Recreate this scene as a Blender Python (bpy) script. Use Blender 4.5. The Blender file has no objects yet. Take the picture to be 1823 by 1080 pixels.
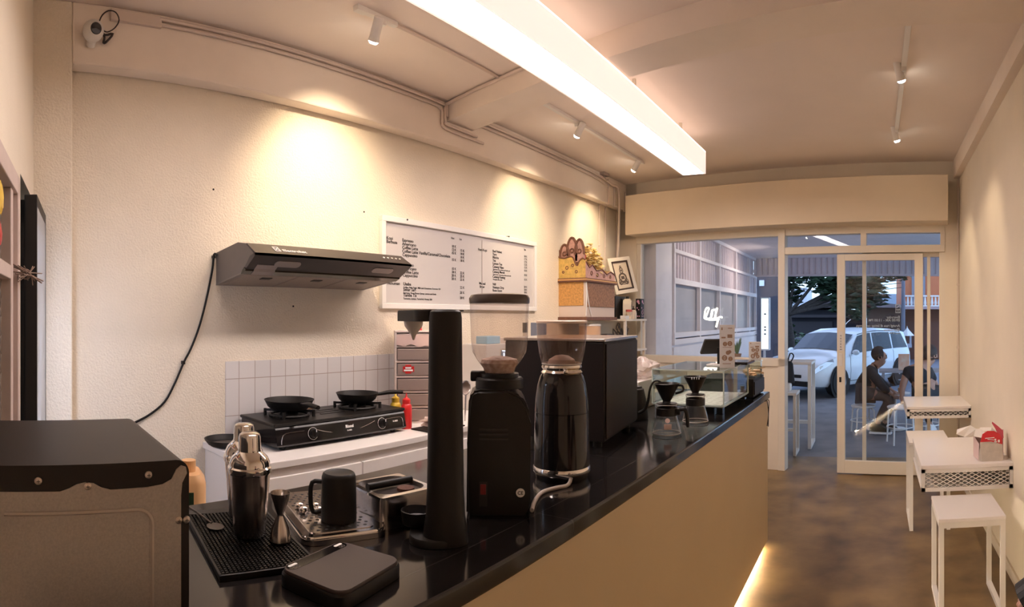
import bpy, bmesh, math, random
from mathutils import Vector, Matrix
PI = math.pi
random.seed(7)
sc = bpy.context.scene
COL = sc.collection

# ------------------------------------------------------------------ camera
F, XV, Y0, ZC = 1045.0, 1558.0, 566.0, 1.53      # panorama: pixels per radian, column of the view axis, horizon row, eye height
cd = bpy.data.cameras.new('camera'); cam = bpy.data.objects.new('camera', cd); COL.objects.link(cam)
cd.type = 'PANO'; cd.panorama_type = 'CENTRAL_CYLINDRICAL'
cd.central_cylindrical_range_u_min = -XV / F
cd.central_cylindrical_range_u_max = (1823 - XV) / F
cd.central_cylindrical_range_v_min = (Y0 - 1080) / F
cd.central_cylindrical_range_v_max = Y0 / F
cd.central_cylindrical_radius = 1.0
cd.clip_start = 0.02; cd.clip_end = 200
cam.location = (0, 0, ZC); cam.rotation_euler = (PI / 2, 0, 0)
sc.camera = cam
# ------------------------------------------------------------------ world, exposure
w = bpy.data.worlds.new('dusk_sky'); sc.world = w; w.use_nodes = True
nt = w.node_tree; bg = nt.nodes['Background']
tc = nt.nodes.new('ShaderNodeTexCoord'); sx = nt.nodes.new('ShaderNodeSeparateXYZ'); cr = nt.nodes.new('ShaderNodeValToRGB')
nt.links.new(tc.outputs['Generated'], sx.inputs[0]); nt.links.new(sx.outputs['Z'], cr.inputs[0]); nt.links.new(cr.outputs[0], bg.inputs[0])
cr.color_ramp.elements[0].position = 0.0; cr.color_ramp.elements[0].color = (0.64, 0.92, 1.22, 1)
cr.color_ramp.elements[1].position = 0.6; cr.color_ramp.elements[1].color = (0.52, 0.70, 1.12, 1)
bg.inputs[1].default_value = 0.95
sc.view_settings.view_transform = 'Standard'; sc.view_settings.look = 'None'
sc.view_settings.gamma = 1.0; sc.view_settings.use_curve_mapping = False
sc.view_settings.exposure = 1.25
cy = sc.cycles
cy.use_denoising = True
cy.max_bounces = 9; cy.diffuse_bounces = 4; cy.glossy_bounces = 4; cy.transmission_bounces = 6; cy.transparent_max_bounces = 16
cy.caustics_reflective = False; cy.caustics_refractive = False
cy.sample_clamp_indirect = 6.0
LED_POWER = 13.6
ADDED_GLOW = 0.40
SPOT_POWER = 30.0
STRIP_POWER = 34.0

def lamp(kind, name, loc, power, color, target=None, parent=None, **kw):
    d = bpy.data.lights.new(name, kind); d.energy = power; d.color = color
    for k, v in kw.items(): setattr(d, k, v)
    o = bpy.data.objects.new(name, d); COL.objects.link(o); o.location = loc
    if target is not None:
        o.rotation_euler = (Vector(target) - Vector(loc)).to_track_quat('-Z', 'Y').to_euler()
    return o

# ------------------------------------------------------------------ pixel -> place (used once, to read positions off the photograph)
EYE = Vector((0, 0, ZC))
def ray(px, py):
    t = (px - XV) / F
    return Vector((math.sin(t), math.cos(t), (Y0 - py) / F))
def onz(px, py, z): d = ray(px, py); return EYE + d * ((z - ZC) / d.z)
def onx(px, py, x): d = ray(px, py); return EYE + d * (x / d.x)
def ony(px, py, y): d = ray(px, py); return EYE + d * (y / d.y)
def atr(px, py, r): return EYE + ray(px, py) * r
FY, FS = 5.71, 0.128                                # the shop front: y = FY - FS * x
FA = -math.atan(FS); FU = Vector((math.cos(FA), math.sin(FA), 0)); FN = Vector((-math.sin(FA), math.cos(FA), 0))
F0 = Vector((0, FY, 0))
def onf(px, py, off=0.0):
    d = ray(px, py); t = (F0.dot(FN) + off) / d.dot(FN); return EYE + d * t
def fu(px, off=0.0): return (onf(px, Y0, off) - F0).dot(FU)
def fz(px, py, off=0.0): return onf(px, py, off).z

# ------------------------------------------------------------------ materials
MATS = {}
def mat(name, color, rough=0.5, metal=0.0, noise=0.0, nscale=20.0, bump=0.0, bscale=80.0, bdist=0.003, spec=None, coat=0.0, emit=None, estr=0.0, alpha=None, color2=None, detail=4.0):
    if name in MATS: return MATS[name]
    m = bpy.data.materials.new(name); m.use_nodes = True
    nt = m.node_tree; b = nt.nodes['Principled BSDF']
    c = (*color, 1)
    b.inputs['Base Color'].default_value = c
    b.inputs['Roughness'].default_value = rough; b.inputs['Metallic'].default_value = metal
    if spec is not None: b.inputs['Specular IOR Level'].default_value = spec
    if coat: b.inputs['Coat Weight'].default_value = coat; b.inputs['Coat Roughness'].default_value = 0.05
    tc = nt.nodes.new('ShaderNodeTexCoord')
    if noise or color2:
        n = nt.nodes.new('ShaderNodeTexNoise'); n.inputs['Scale'].default_value = nscale; n.inputs['Detail'].default_value = detail
        nt.links.new(tc.outputs['Object'], n.inputs['Vector'])
        r = nt.nodes.new('ShaderNodeValToRGB')
        r.color_ramp.elements[0].position = 0.3; r.color_ramp.elements[1].position = 0.7
        lo = color2 if color2 else tuple(x * (1 - noise) for x in color)
        hi = color if color2 else tuple(min(1, x * (1 + noise * 0.5)) for x in color)
        r.color_ramp.elements[0].color = (*lo, 1); r.color_ramp.elements[1].color = (*hi, 1)
        nt.links.new(n.outputs['Fac'], r.inputs[0]); nt.links.new(r.outputs[0], b.inputs['Base Color'])
    if bump:
        n2 = nt.nodes.new('ShaderNodeTexNoise'); n2.inputs['Scale'].default_value = bscale; n2.inputs['Detail'].default_value = 3
        nt.links.new(tc.outputs['Object'], n2.inputs['Vector'])
        bp = nt.nodes.new('ShaderNodeBump'); bp.inputs['Strength'].default_value = bump; bp.inputs['Distance'].default_value = bdist
        nt.links.new(n2.outputs['Fac'], bp.inputs['Height']); nt.links.new(bp.outputs[0], b.inputs['Normal'])
    if emit:
        b.inputs['Emission Color'].default_value = (*emit, 1); b.inputs['Emission Strength'].default_value = estr
    MATS[name] = m
    return m

def glass(name, tint=(1, 1, 1), rough=0.02, refl=0.5, haze=0.0, hazecol=(.8, .8, .8)):
    """thin clear sheet: light passes straight, the surface mirrors by its Fresnel share"""
    if name in MATS: return MATS[name]
    m = bpy.data.materials.new(name); m.use_nodes = True; nt = m.node_tree
    nt.nodes.remove(nt.nodes['Principled BSDF']); out = nt.nodes['Material Output']
    tr = nt.nodes.new('ShaderNodeBsdfTransparent'); tr.inputs[0].default_value = (*tint, 1)
    gl = nt.nodes.new('ShaderNodeBsdfGlossy'); gl.inputs['Roughness'].default_value = rough
    lw = nt.nodes.new('ShaderNodeLayerWeight'); lw.inputs['Blend'].default_value = 0.5
    pw = nt.nodes.new('ShaderNodeMath'); pw.operation = 'POWER'; pw.inputs[1].default_value = 3.0
    nt.links.new(lw.outputs['Facing'], pw.inputs[0])
    mu = nt.nodes.new('ShaderNodeMath'); mu.operation = 'MULTIPLY_ADD'; mu.inputs[1].default_value = 0.75 * min(refl, 1.2); mu.inputs[2].default_value = 0.045 * refl; mu.use_clamp = True
    nt.links.new(pw.outputs[0], mu.inputs[0])
    mx = nt.nodes.new('ShaderNodeMixShader')
    nt.links.new(mu.outputs[0], mx.inputs[0]); nt.links.new(tr.outputs[0], mx.inputs[1]); nt.links.new(gl.outputs[0], mx.inputs[2])
    last = mx
    if haze:
        df = nt.nodes.new('ShaderNodeBsdfDiffuse'); df.inputs[0].default_value = (*hazecol, 1)
        m2 = nt.nodes.new('ShaderNodeMixShader'); m2.inputs[0].default_value = haze
        nt.links.new(mx.outputs[0], m2.inputs[1]); nt.links.new(df.outputs[0], m2.inputs[2]); last = m2
    nt.links.new(last.outputs[0], out.inputs[0])
    MATS[name] = m
    return m

def brick_mat(name, c1, mortar, bw, bh, ms, rough, axes='YZ', offset=0.0, bump=0.4):
    if name in MATS: return MATS[name]
    m = bpy.data.materials.new(name); m.use_nodes = True; nt = m.node_tree; b = nt.nodes['Principled BSDF']
    tc = nt.nodes.new('ShaderNodeTexCoord'); s = nt.nodes.new('ShaderNodeSeparateXYZ'); cb = nt.nodes.new('ShaderNodeCombineXYZ')
    nt.links.new(tc.outputs['Object'], s.inputs[0])
    nt.links.new(s.outputs[axes[0]], cb.inputs[0]); nt.links.new(s.outputs[axes[1]], cb.inputs[1])
    t = nt.nodes.new('ShaderNodeTexBrick'); t.offset = offset; t.squash = 1
    t.inputs['Scale'].default_value = 1; t.inputs['Brick Width'].default_value = bw; t.inputs['Row Height'].default_value = bh
    t.inputs['Mortar Size'].default_value = ms; t.inputs['Mortar Smooth'].default_value = 0.2
    t.inputs['Color1'].default_value = (*c1, 1); t.inputs['Color2'].default_value = (*[x * .94 for x in c1], 1); t.inputs['Mortar'].default_value = (*mortar, 1)
    nt.links.new(cb.outputs[0], t.inputs['Vector']); nt.links.new(t.outputs['Color'], b.inputs['Base Color'])
    bp = nt.nodes.new('ShaderNodeBump'); bp.inputs['Strength'].default_value = bump; bp.inputs['Distance'].default_value = 0.002; bp.invert = True
    nt.links.new(t.outputs['Fac'], bp.inputs['Height']); nt.links.new(bp.outputs[0], b.inputs['Normal'])
    b.inputs['Roughness'].default_value = rough
    MATS[name] = m
    return m

M_wall = mat('cream_stucco', (0.84, 0.74, 0.60), 0.9, noise=0.05, nscale=3, bump=0.9, bscale=95, bdist=0.006)
M_wallr = mat('cream_plaster', (0.84, 0.745, 0.61), 0.85, noise=0.04, nscale=3, bump=0.35, bscale=130, bdist=0.003)
M_ceil = mat('ceiling_paint', (0.88, 0.77, 0.69), 0.9, noise=0.03, nscale=2)
M_beam = mat('beam_paint', (0.87, 0.76, 0.66), 0.85, noise=0.04, nscale=4, bump=0.15, bscale=60)
M_header = mat('header_paint', (0.80, 0.67, 0.50), 0.8, noise=0.03, nscale=4)
M_floor = mat('polished_concrete', (0.31, 0.195, 0.080), 0.40, color2=(0.095, 0.053, 0.021), nscale=2.9, detail=14, bump=0.08, bscale=30)
M_pave = mat('porch_concrete', (0.22, 0.215, 0.23), 0.7, color2=(0.15, 0.15, 0.165), nscale=3, detail=8)
M_asph = mat('street_asphalt', (0.16, 0.17, 0.20), 0.85, noise=0.2, nscale=6)
M_tile = brick_mat('white_tile', (0.74, 0.70, 0.68), (0.42, 0.34, 0.30), 0.1, 0.2, 0.0022, 0.25)
M_frame = mat('cream_frame', (0.82, 0.74, 0.62), 0.45)
M_white = mat('white_paint', (0.80, 0.76, 0.72), 0.4)
M_whitem = mat('white_metal', (0.82, 0.78, 0.73), 0.4)
M_lam = mat('white_laminate', (0.87, 0.82, 0.79), 0.3)
M_black = mat('black_plastic', (0.010, 0.008, 0.007), 0.38, noise=0.1, spec=.35)
M_blackm = mat('matte_black', (0.011, 0.009, 0.008), 0.5, noise=0.1, spec=.35)
M_blackg = mat('gloss_black', (0.012, 0.010, 0.010), 0.10)
M_granite = brick_mat('black_granite', (0.014, 0.012, 0.012), (0.05, 0.045, 0.042), 0.8, 0.62, 0.0018, 0.10, axes='XY', bump=0.1)
M_panel = mat('counter_paint', (0.62, 0.48, 0.29), 0.55, noise=0.03, nscale=2)
M_steel = mat('brushed_steel', (0.60, 0.55, 0.52), 0.22, 1.0)
M_chrome = mat('chrome', (0.80, 0.77, 0.74), 0.07, 1.0)
M_galv = mat('galvanised_sheet', (0.45, 0.40, 0.36), 0.5, 0.35, noise=0.12, nscale=300)
M_galvr = mat('pressed_rib', (0.52, 0.45, 0.39), 0.45, 0.35)
M_screw = mat('screw_steel', (0.6, 0.52, 0.46), 0.3, 1.0)
M_ledon = mat('led_diffuser', (1, 1, 1), 0.5, emit=(1.0, 0.86, 0.82), estr=LED_POWER)
M_bulb = mat('spot_lens', (1, 1, 1), 0.5, emit=(1.0, 0.93, 0.80), estr=25)
M_addglow = mat('added_housing_glow', (.8, .7, .62), .5, emit=(1.0, .80, .72), estr=ADDED_GLOW)  # glow added to the box light's housing to brighten the ceiling
M_strip = mat('floor_strip_light', (1, 1, 1), 0.5, emit=(1.0, 0.84, 0.62), estr=STRIP_POWER)
M_pane = glass('window_pane', (0.93, 0.95, 0.97), 0.01, 0.6)
M_hop = glass('clear_hopper', (0.94, 0.90, 0.88), 0.06, 0.7, 0.12, (0.75, 0.64, 0.58))
M_hop2 = glass('smoked_hopper', (0.72, 0.63, 0.59), 0.05, 0.7, 0.10, (0.5, 0.40, 0.35))
M_cglass = glass('clear_glass', (0.95, 0.94, 0.93), 0.015, 1.3)
M_case = glass('case_glass', (0.90, 0.93, 0.91), 0.01, 0.9)
M_edge = mat('glass_edge', (0.55, 0.62, 0.56), 0.15, spec=0.8)
M_red = mat('red_plastic', (0.62, 0.02, 0.02), 0.35)
M_yellow = mat('yellow_plastic', (0.85, 0.55, 0.05), 0.4)
M_ink = mat('black_ink', (0.03, 0.025, 0.025), 0.7)
M_whiteink = mat('white_ink', (0.92, 0.89, 0.86), 0.6)
M_paper = mat('white_paper', (0.57, 0.53, 0.51), 0.7)
M_wood = mat('carved_wood_brown', (0.20, 0.085, 0.05), 0.6, noise=0.25, nscale=30)
M_gold = mat('gilt_yellow', (0.68, 0.44, 0.12), 0.5, noise=0.25, nscale=40)
M_pink = mat('faded_pink', (0.62, 0.36, 0.30), 0.6, noise=0.2, nscale=40)
M_cloth = mat('golden_cloth', (0.64, 0.33, 0.10), 0.75, noise=0.3, nscale=60, bump=0.5, bscale=60)
M_cloth2 = mat('bronze_cloth', (0.34, 0.17, 0.085), 0.6, noise=0.4, nscale=45, bump=0.5, bscale=60)
M_skin = mat('skin', (0.40, 0.20, 0.13), 0.55, noise=0.06)
M_hair = mat('dark_hair', (0.05, 0.028, 0.022), 0.7, noise=0.2, nscale=60)
M_dark = mat('black_fabric', (0.018, 0.017, 0.02), 0.85, noise=0.2, nscale=40)
M_trous = mat('brown_trousers', (0.075, 0.055, 0.05), 0.85, noise=0.15, nscale=30)
M_leaf = mat('dark_leaf', (0.022, 0.050, 0.022), 0.6, noise=0.5, nscale=5)
M_leaf2 = mat('shrub_leaf', (0.05, 0.10, 0.045), 0.6, noise=0.5, nscale=5)
M_bark = mat('bark', (0.06, 0.05, 0.045), 0.9, noise=0.3)
M_carp = mat('white_car_paint', (0.84, 0.87, 0.90), 0.25, coat=0.25)
M_carg = mat('car_window', (0.010, 0.016, 0.035), 0.08, spec=0.3)
M_tyre = mat('tyre_rubber', (0.012, 0.012, 0.013), 0.85)
M_corr = mat('corrugated_sheet', (0.58, 0.49, 0.52), 0.6, noise=0.08, nscale=3)
M_porch = mat('porch_white', (0.80, 0.73, 0.74), 0.7, noise=0.05, nscale=4)
M_tint = mat('grey_film_glass', (0.40, 0.37, 0.38), 0.35, noise=0.12, nscale=3)

# ------------------------------------------------------------------ mesh builder
class MB:
    def __init__(s): s.bm = bmesh.new()
    def _add(s, verts, faces):
        vs = [s.bm.verts.new(v) for v in verts]
        for f in faces:
            try: s.bm.faces.new([vs[i] for i in f])
            except ValueError: pass
        return vs
    def box(s, lo, hi, M=None, bev=0.0, seg=2):
        x0, y0, z0 = [min(a, b) for a, b in zip(lo, hi)]; x1, y1, z1 = [max(a, b) for a, b in zip(lo, hi)]
        V = [(x0, y0, z0), (x1, y0, z0), (x1, y1, z0), (x0, y1, z0), (x0, y0, z1), (x1, y0, z1), (x1, y1, z1), (x0, y1, z1)]
        if M is not None: V = [M @ Vector(v) for v in V]
        n0 = set(s.bm.verts)
        vs = s._add(V, [(0, 3, 2, 1), (4, 5, 6, 7), (0, 1, 5, 4), (1, 2, 6, 5), (2, 3, 7, 6), (3, 0, 4, 7)])
        if bev:
            es = {e for v in vs for e in v.link_edges}
            bmesh.ops.bevel(s.bm, geom=list(es), offset=bev, segments=seg, profile=0.5, affect='EDGES')
        return s
    def bar(s, p0, p1, w, h, up=Vector((0, 0, 1)), bev=0.0):
        p0 = Vector(p0); p1 = Vector(p1); d = (p1 - p0); L = d.length; d.normalize()
        up = Vector(up)
        if abs(d.dot(up)) > 0.98: up = Vector((1, 0, 0))
        x = d.cross(up).normalized(); z = x.cross(d)
        M = Matrix((( x.x, d.x, z.x, p0.x), (x.y, d.y, z.y, p0.y), (x.z, d.z, z.z, p0.z), (0, 0, 0, 1)))
        return s.box((-w / 2, 0, -h / 2), (w / 2, L, h / 2), M, bev)
    def lathe(s, prof, c=(0, 0, 0), n=32, M=None, sx=1.0, sy=1.0, cap=True):
        c = Vector(c); rings = []
        for r, z in prof:
            if r < 1e-6:
                p = Vector((c.x, c.y, c.z + z)); rings.append([s.bm.verts.new(M @ p if M is not None else p)])
            else:
                ring = []
                for k in range(n):
                    a = 2 * PI * k / n
                    p = Vector((c.x + r * sx * math.cos(a), c.y + r * sy * math.sin(a), c.z + z))
                    ring.append(s.bm.verts.new(M @ p if M is not None else p))
                rings.append(ring)
        for A, B in zip(rings, rings[1:]):
            if len(A) == 1 and len(B) == 1: continue
            for k in range(n):
                k2 = (k + 1) % n
                if len(A) == 1: f = [A[0], B[k2], B[k]]
                elif len(B) == 1: f = [A[k], A[k2], B[0]]
                else: f = [A[k], A[k2], B[k2], B[k]]
                try: s.bm.faces.new(f)
                except ValueError: pass
        if cap:
            for R, rev in ((rings[0], True), (rings[-1], False)):
                if len(R) > 2:
                    try: s.bm.faces.new(list(reversed(R)) if rev else R)
                    except ValueError: pass
        return s
    def cyl(s, p0, p1, r0, r1=None, n=20):
        p0 = Vector(p0); p1 = Vector(p1); d = p1 - p0; L = d.length
        M = Matrix.Translation(p0) @ d.to_track_quat('Z', 'Y').to_matrix().to_4x4()
        return s.lathe([(r0, 0), (r0 if r1 is None else r1, L)], n=n, M=M)
    def tube(s, pts, r, n=8, smooth=3):
        P = [Vector(p) for p in pts]
        if smooth > 1 and len(P) > 2:
            Q = []
            E = [P[0]] + P + [P[-1]]
            for i in range(1, len(E) - 2):
                for k in range(smooth):
                    t = k / smooth; a, b, c, d = E[i - 1], E[i], E[i + 1], E[i + 2]
                    Q.append(0.5 * ((2 * b) + (c - a) * t + (2 * a - 5 * b + 4 * c - d) * t * t + (3 * b - a - 3 * c + d) * t ** 3))
            Q.append(P[-1]); P = Q
        R = r if isinstance(r, (list, tuple)) else None
        rings = []; up = Vector((0.13, 0.31, 0.94))
        for i, p in enumerate(P):
            d = (P[min(i + 1, len(P) - 1)] - P[max(i - 1, 0)])
            if d.length < 1e-9: d = Vector((0, 0, 1))
            d.normalize()
            x = d.cross(up)
            if x.length < 0.05: x = d.cross(Vector((1, 0, 0)))
            x.normalize(); y = x.cross(d); up = y
            if R: f = i / (len(P) - 1) * (len(R) - 1); k = min(int(f), len(R) - 2); rr = R[k] + (R[k + 1] - R[k]) * (f - k)
            else: rr = r
            rings.append([s.bm.verts.new(p + (x * math.cos(2 * PI * k / n) + y * math.sin(2 * PI * k / n)) * rr) for k in range(n)])
        for A, B in zip(rings, rings[1:]):
            for k in range(n):
                s.bm.faces.new([A[k], A[(k + 1) % n], B[(k + 1) % n], B[k]])
        s.bm.faces.new(list(reversed(rings[0]))); s.bm.faces.new(rings[-1])
        return s
    def prism(s, poly, a0, a1, axis='y', M=None):
        """polygon in the two other axes, extruded from a0 to a1 along axis"""
        def P(u, v, a): return {'y': (u, a, v), 'x': (a, u, v), 'z': (u, v, a)}[axis]
        V = [Vector(P(u, v, a0)) for u, v in poly] + [Vector(P(u, v, a1)) for u, v in poly]
        if M is not None: V = [M @ v for v in V]
        n = len(poly)
        s._add(V, [tuple(range(n))[::-1], tuple(range(n, 2 * n))] + [(i, (i + 1) % n, n + (i + 1) % n, n + i) for i in range(n)])
        return s
    def quad(s, a, b, c, d): s._add([a, b, c, d], [(0, 1, 2, 3)]); return s
    def sphere(s, c, r, M=None, n=16, sx=1, sy=1, sz=1):
        prof = [(r * math.sin(PI * k / (n // 2)), -r * sz * math.cos(PI * k / (n // 2))) for k in range(n // 2 + 1)]
        prof[0] = (0, -r * sz); prof[-1] = (0, r * sz)
        return s.lathe(prof, c, n, M, sx, sy, cap=False)
    def torus(s, c, R, r, n=28, m=8, M=None):
        c = Vector(c); rings = []
        for i in range(n):
            a = 2 * PI * i / n; ring = []
            for j in range(m):
                b = 2 * PI * j / m
                p = Vector(((R + r * math.cos(b)) * math.cos(a), (R + r * math.cos(b)) * math.sin(a), r * math.sin(b)))
                ring.append(s.bm.verts.new((M @ p if M is not None else p) + c))
            rings.append(ring)
        for i in range(n):
            A, B = rings[i], rings[(i + 1) % n]
            for j in range(m): s.bm.faces.new([A[j], B[j], B[(j + 1) % m], A[(j + 1) % m]])
        return s
    def rrect(s, hx, hy, r, z0, z1, M=None, n=6, topscale=1.0, bev=0.0):
        """rounded rectangle slab centred on the origin"""
        pts = []
        for cx, cy, a0 in ((hx - r, hy - r, 0), (-hx + r, hy - r, PI / 2), (-hx + r, -hy + r, PI), (hx - r, -hy + r, 1.5 * PI)):
            for k in range(n + 1):
                a = a0 + PI / 2 * k / n; pts.append((cx + r * math.cos(a), cy + r * math.sin(a)))
        V0 = [Vector((x, y, z0)) for x, y in pts]; V1 = [Vector((x * topscale, y * topscale, z1 - bev)) for x, y in pts]
        layers = [V0, V1]
        if bev:
            k = 1 - bev / max(hx, hy) * 0.7; layers.append([Vector((x * topscale * k, y * topscale * k, z1)) for x, y in pts])
        n_ = len(pts); idx = []
        for L in layers:
            idx.append([s.bm.verts.new(M @ v if M is not None else v) for v in L])
        s.bm.faces.new(list(reversed(idx[0]))); s.bm.faces.new(idx[-1])
        for A, B in zip(idx, idx[1:]):
            for i in range(n_): s.bm.faces.new([A[i], A[(i + 1) % n_], B[(i + 1) % n_], B[i]])
        return s
    def text(s, body, size, M, align='LEFT', ext=0.0006, bold=False):
        cu = bpy.data.curves.new('t', 'FONT'); cu.body = body; cu.size = size; cu.align_x = align; cu.extrude = ext; cu.resolution_u = 2
        if bold: cu.offset = size * 0.018
        ob = bpy.data.objects.new('t', cu)
        me = ob.to_mesh()
        b2 = bmesh.new(); b2.from_mesh(me); b2.transform(M)
        tmp = bpy.data.meshes.new('t'); b2.to_mesh(tmp); b2.free(); s.bm.from_mesh(tmp)
        ob.to_mesh_clear(); bpy.data.meshes.remove(tmp); bpy.data.objects.remove(ob); bpy.data.curves.remove(cu)
        return s
    def lattice(s, o, u, v, W, H, cw, ch, t):
        """expanded metal: crossing strips clipped to a rectangle"""
        o = Vector(o); u = Vector(u).normalized(); v = Vector(v).normalized(); nn = u.cross(v)
        k = ch / cw
        for sg in (1, -1):
            c = -H / k - cw if sg > 0 else 0
            end = W if sg > 0 else W + H / k + cw
            while c < end:
                # line: x = c + sg*y/k
                y0, y1 = 0.0, H
                if sg > 0: y0 = max(y0, (0 - c) * k); y1 = min(y1, (W - c) * k)
                else: y0 = max(y0, (c - W) * k); y1 = min(y1, c * k)
                if y1 - y0 > 1e-4:
                    a = o + u * (c + sg * y0 / k) + v * y0; b = o + u * (c + sg * y1 / k) + v * y1
                    s.bar(a, b, t, t, up=nn)
                c += cw
        return s
    def build(s, name, m, parent=None, smooth=False, world=False):
        bm = s.bm
        bmesh.ops.recalc_face_normals(bm, faces=bm.faces)
        if world and parent is not None and parent.name in TM: bm.transform(TM[parent.name].inverted())
        me = bpy.data.meshes.new(name); bm.to_mesh(me); bm.free()
        me.materials.append(m)
        if smooth:
            for p in me.polygons: p.use_smooth = True
            try: me.set_sharp_from_angle(angle=math.radians(38))
            except Exception: pass
        o = bpy.data.objects.new(name, me); COL.objects.link(o)
        if parent is not None: o.parent = parent
        return o

TM = {}
def thing(name, label, cat, loc=(0, 0, 0), rz=0.0, group=None):
    o = bpy.data.objects.new(name, None); COL.objects.link(o); o.empty_display_size = 0.05
    o.location = loc; o.rotation_euler = (0, 0, rz)
    TM[o.name] = Matrix.Translation(Vector(loc)) @ Matrix.Rotation(rz, 4, 'Z')
    o['label'] = label; o['category'] = cat
    if group: o['group'] = group
    return o
def tag(o, label, cat, group=None, kind=None):
    o['label'] = label; o['category'] = cat
    if group: o['group'] = group
    if kind: o['kind'] = kind
    return o
def struct(o): o['kind'] = 'structure'; return o
def dup(root, loc, rz, label, group=None):
    r = root.copy(); COL.objects.link(r); r.location = loc; r.rotation_euler = (0, 0, rz); r['label'] = label
    if group: r['group'] = group
    TM[r.name] = Matrix.Translation(Vector(loc)) @ Matrix.Rotation(rz, 4, 'Z')
    for ch in list(root.children):
        c = ch.copy(); COL.objects.link(c); c.parent = r
        for g in ch.children:
            d = g.copy(); COL.objects.link(d); d.parent = c
    return r

# ================================================================== the room
XL, XR, ZT = -2.84, 0.80, 3.04
struct(MB().box((-3.2, -0.9, -0.1), (1.0, 6.45, 0)).build('floor', M_floor))
struct(MB().box((-3.1, -0.7, ZT), (1.0, 6.4, ZT + 0.1)).build('ceiling', M_ceil))
struct(MB().box((-3.0, -0.6, 0), (XL, 6.4, ZT)).build('wall_left', M_wall))
struct(MB().box((XR, -0.7, 0), (XR + 0.15, 6.0, ZT)).build('wall_right', M_wallr))
struct(MB().box((XL, 0.30, 0), (XL + 0.10, 0.565, ZT), bev=0.008).build('trim_1', M_wall))          # pillar in the corner
struct(MB().box((XL, 0.565, 2.745), (XL + 0.10, 6.3, ZT), bev=0.01).build('trim_2', M_beam))         # beam along the left wall
bm = MB(); bm.prism([(-2.74, 3.06), (-2.74, 3.34), (XR, 2.63), (XR, 2.35)], 2.905, ZT, axis='z'); struct(bm.build('trim_3', M_beam))   # cross beam
# beam along the right wall, its soffit drops a little towards the street
bm = MB(); x0 = XR - 0.055
V = [(x0, -0.6, 3.0), (XR, -0.6, 3.0), (XR, 5.55, 2.86), (x0, 5.55, 2.86), (x0, -0.6, ZT), (XR, -0.6, ZT), (XR, 5.55, ZT), (x0, 5.55, ZT)]
bm._add(V, [(0, 3, 2, 1), (4, 5, 6, 7), (0, 1, 5, 4), (1, 2, 6, 5), (2, 3, 7, 6), (3, 0, 4, 7)]); struct(bm.build('trim_4', M_beam))
struct(MB().box((XR - 0.012, -0.5, 0), (XR, 5.6, 0.07)).build('baseboard_right', M_frame))
bm = MB().box((XL, 1.42, 0.883), (XL + 0.008, 3.9, 1.295)); tl = bm.build('trim_5', M_tile); struct(tl)

# rear wall (slanting), with the mesh window and the fridge recess in it
RA = Vector((XL + 0.005, 0.40, 0)); RD = Vector((0.9734, -0.229, 0)).normalized(); RN = Vector((-RD.y, RD.x, 0))   # RN points into the room
RM = Matrix((( RD.x, RN.x, 0, RA.x), (RD.y, RN.y, 0, RA.y), (0, 0, 1, 0), (0, 0, 0, 1)))
bm = MB()
for lo, hi in (((-0.12, -0.12, 2.08), (3.75, 0, ZT)), ((-0.12, -0.12, 0), (0.07, 0, 2.08)), ((0.63, -0.12, 0), (0.80, 0, 2.08)),
               ((0.80, -0.12, 2.03), (2.25, 0, 2.08)), ((0.80, -0.12, 0), (2.25, 0, 0.7)), ((2.25, -0.12, 0), (3.75, 0, 2.08)),
               ((0.72, -0.62, 0), (2.4, -0.58, 2.2)), ((0.72, -0.6, 0), (0.76, -0.12, 2.2)), ((2.36, -0.6, 0), (2.4, -0.12, 2.2)), ((0.72, -0.6, 2.06), (2.4, -0.12, 2.1)), ((0.76, -0.6, 0.68), (2.36, -0.12, 0.70))):
    bm.box(lo, hi, RM)
struct(bm.build('wall_rear', M_wallr))
RZ = math.atan2(RD.y, RD.x)

# ------------------------------------------------------------------ shop front
FM = Matrix((( FU.x, FN.x, 0, F0.x), (FU.y, FN.y, 0, F0.y), (0, 0, 1, 0), (0, 0, 0, 1)))
uL, uW0, uW1, uD0, uD1, uR = -3.0, fu(1133), fu(1388), fu(1398), fu(1682), 0.95
zS = fz(1300, 641); zTr = fz(1600, 403); zH0 = fz(1600, 449); zH1 = fz(1600, 436)
bm = MB()
bm.box((uL, 0, 0), (uW0, 0.14, ZT), FM); bm.box((uW0, 0, 0), (uD0 - 0.02, 0.14, zS - 0.03), FM)
bm.box((uL, 0, zTr), (uR, 0.14, ZT), FM); bm.box((uD1, 0, 0), (uR, 0.14, zTr), FM)
struct(bm.build('wall_front', M_wallr))
bm = MB().box((fu(1113, -0.26), -0.26, fz(1600, 393, -0.26)), (fu(1688, -0.26), 0, fz(1600, 311, -0.26)), FM, bev=0.006)
struct(bm.build('trim_6', M_header))                                                             # boxed header over the shop front
# fixed window
def frame_piece(mb, px0, py0, px1, py1, v0, v1, pad=0):
    u0, u1 = fu(px0), fu(px1); mb.box((u0, v0, py0), (u1, v1, py1), FM, bev=0.004)
wn = MB(); t = 0.045
wn.box((uW0, -0.02, zS - 0.05), (uD0, 0.10, zS + 0.03), FM, bev=0.004)
wn.box((uW0, 0.0, zTr - 0.06), (uD1, 0.10, zTr), FM, bev=0.004)
wn.box((uW0, 0.01, zS), (uW0 + 0.05, 0.09, zTr), FM, bev=0.004)
wn.box((fu(1386), -0.02, 0), (fu(1398), 0.10, zTr), FM, bev=0.004)
w1 = wn.build('window_1', M_frame); struct(w1)
struct(MB().box((uW0 + 0.04, 0.05, zS), (fu(1387), 0.056, zTr - 0.05), FM).build('window_pane', M_pane, w1))
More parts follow.
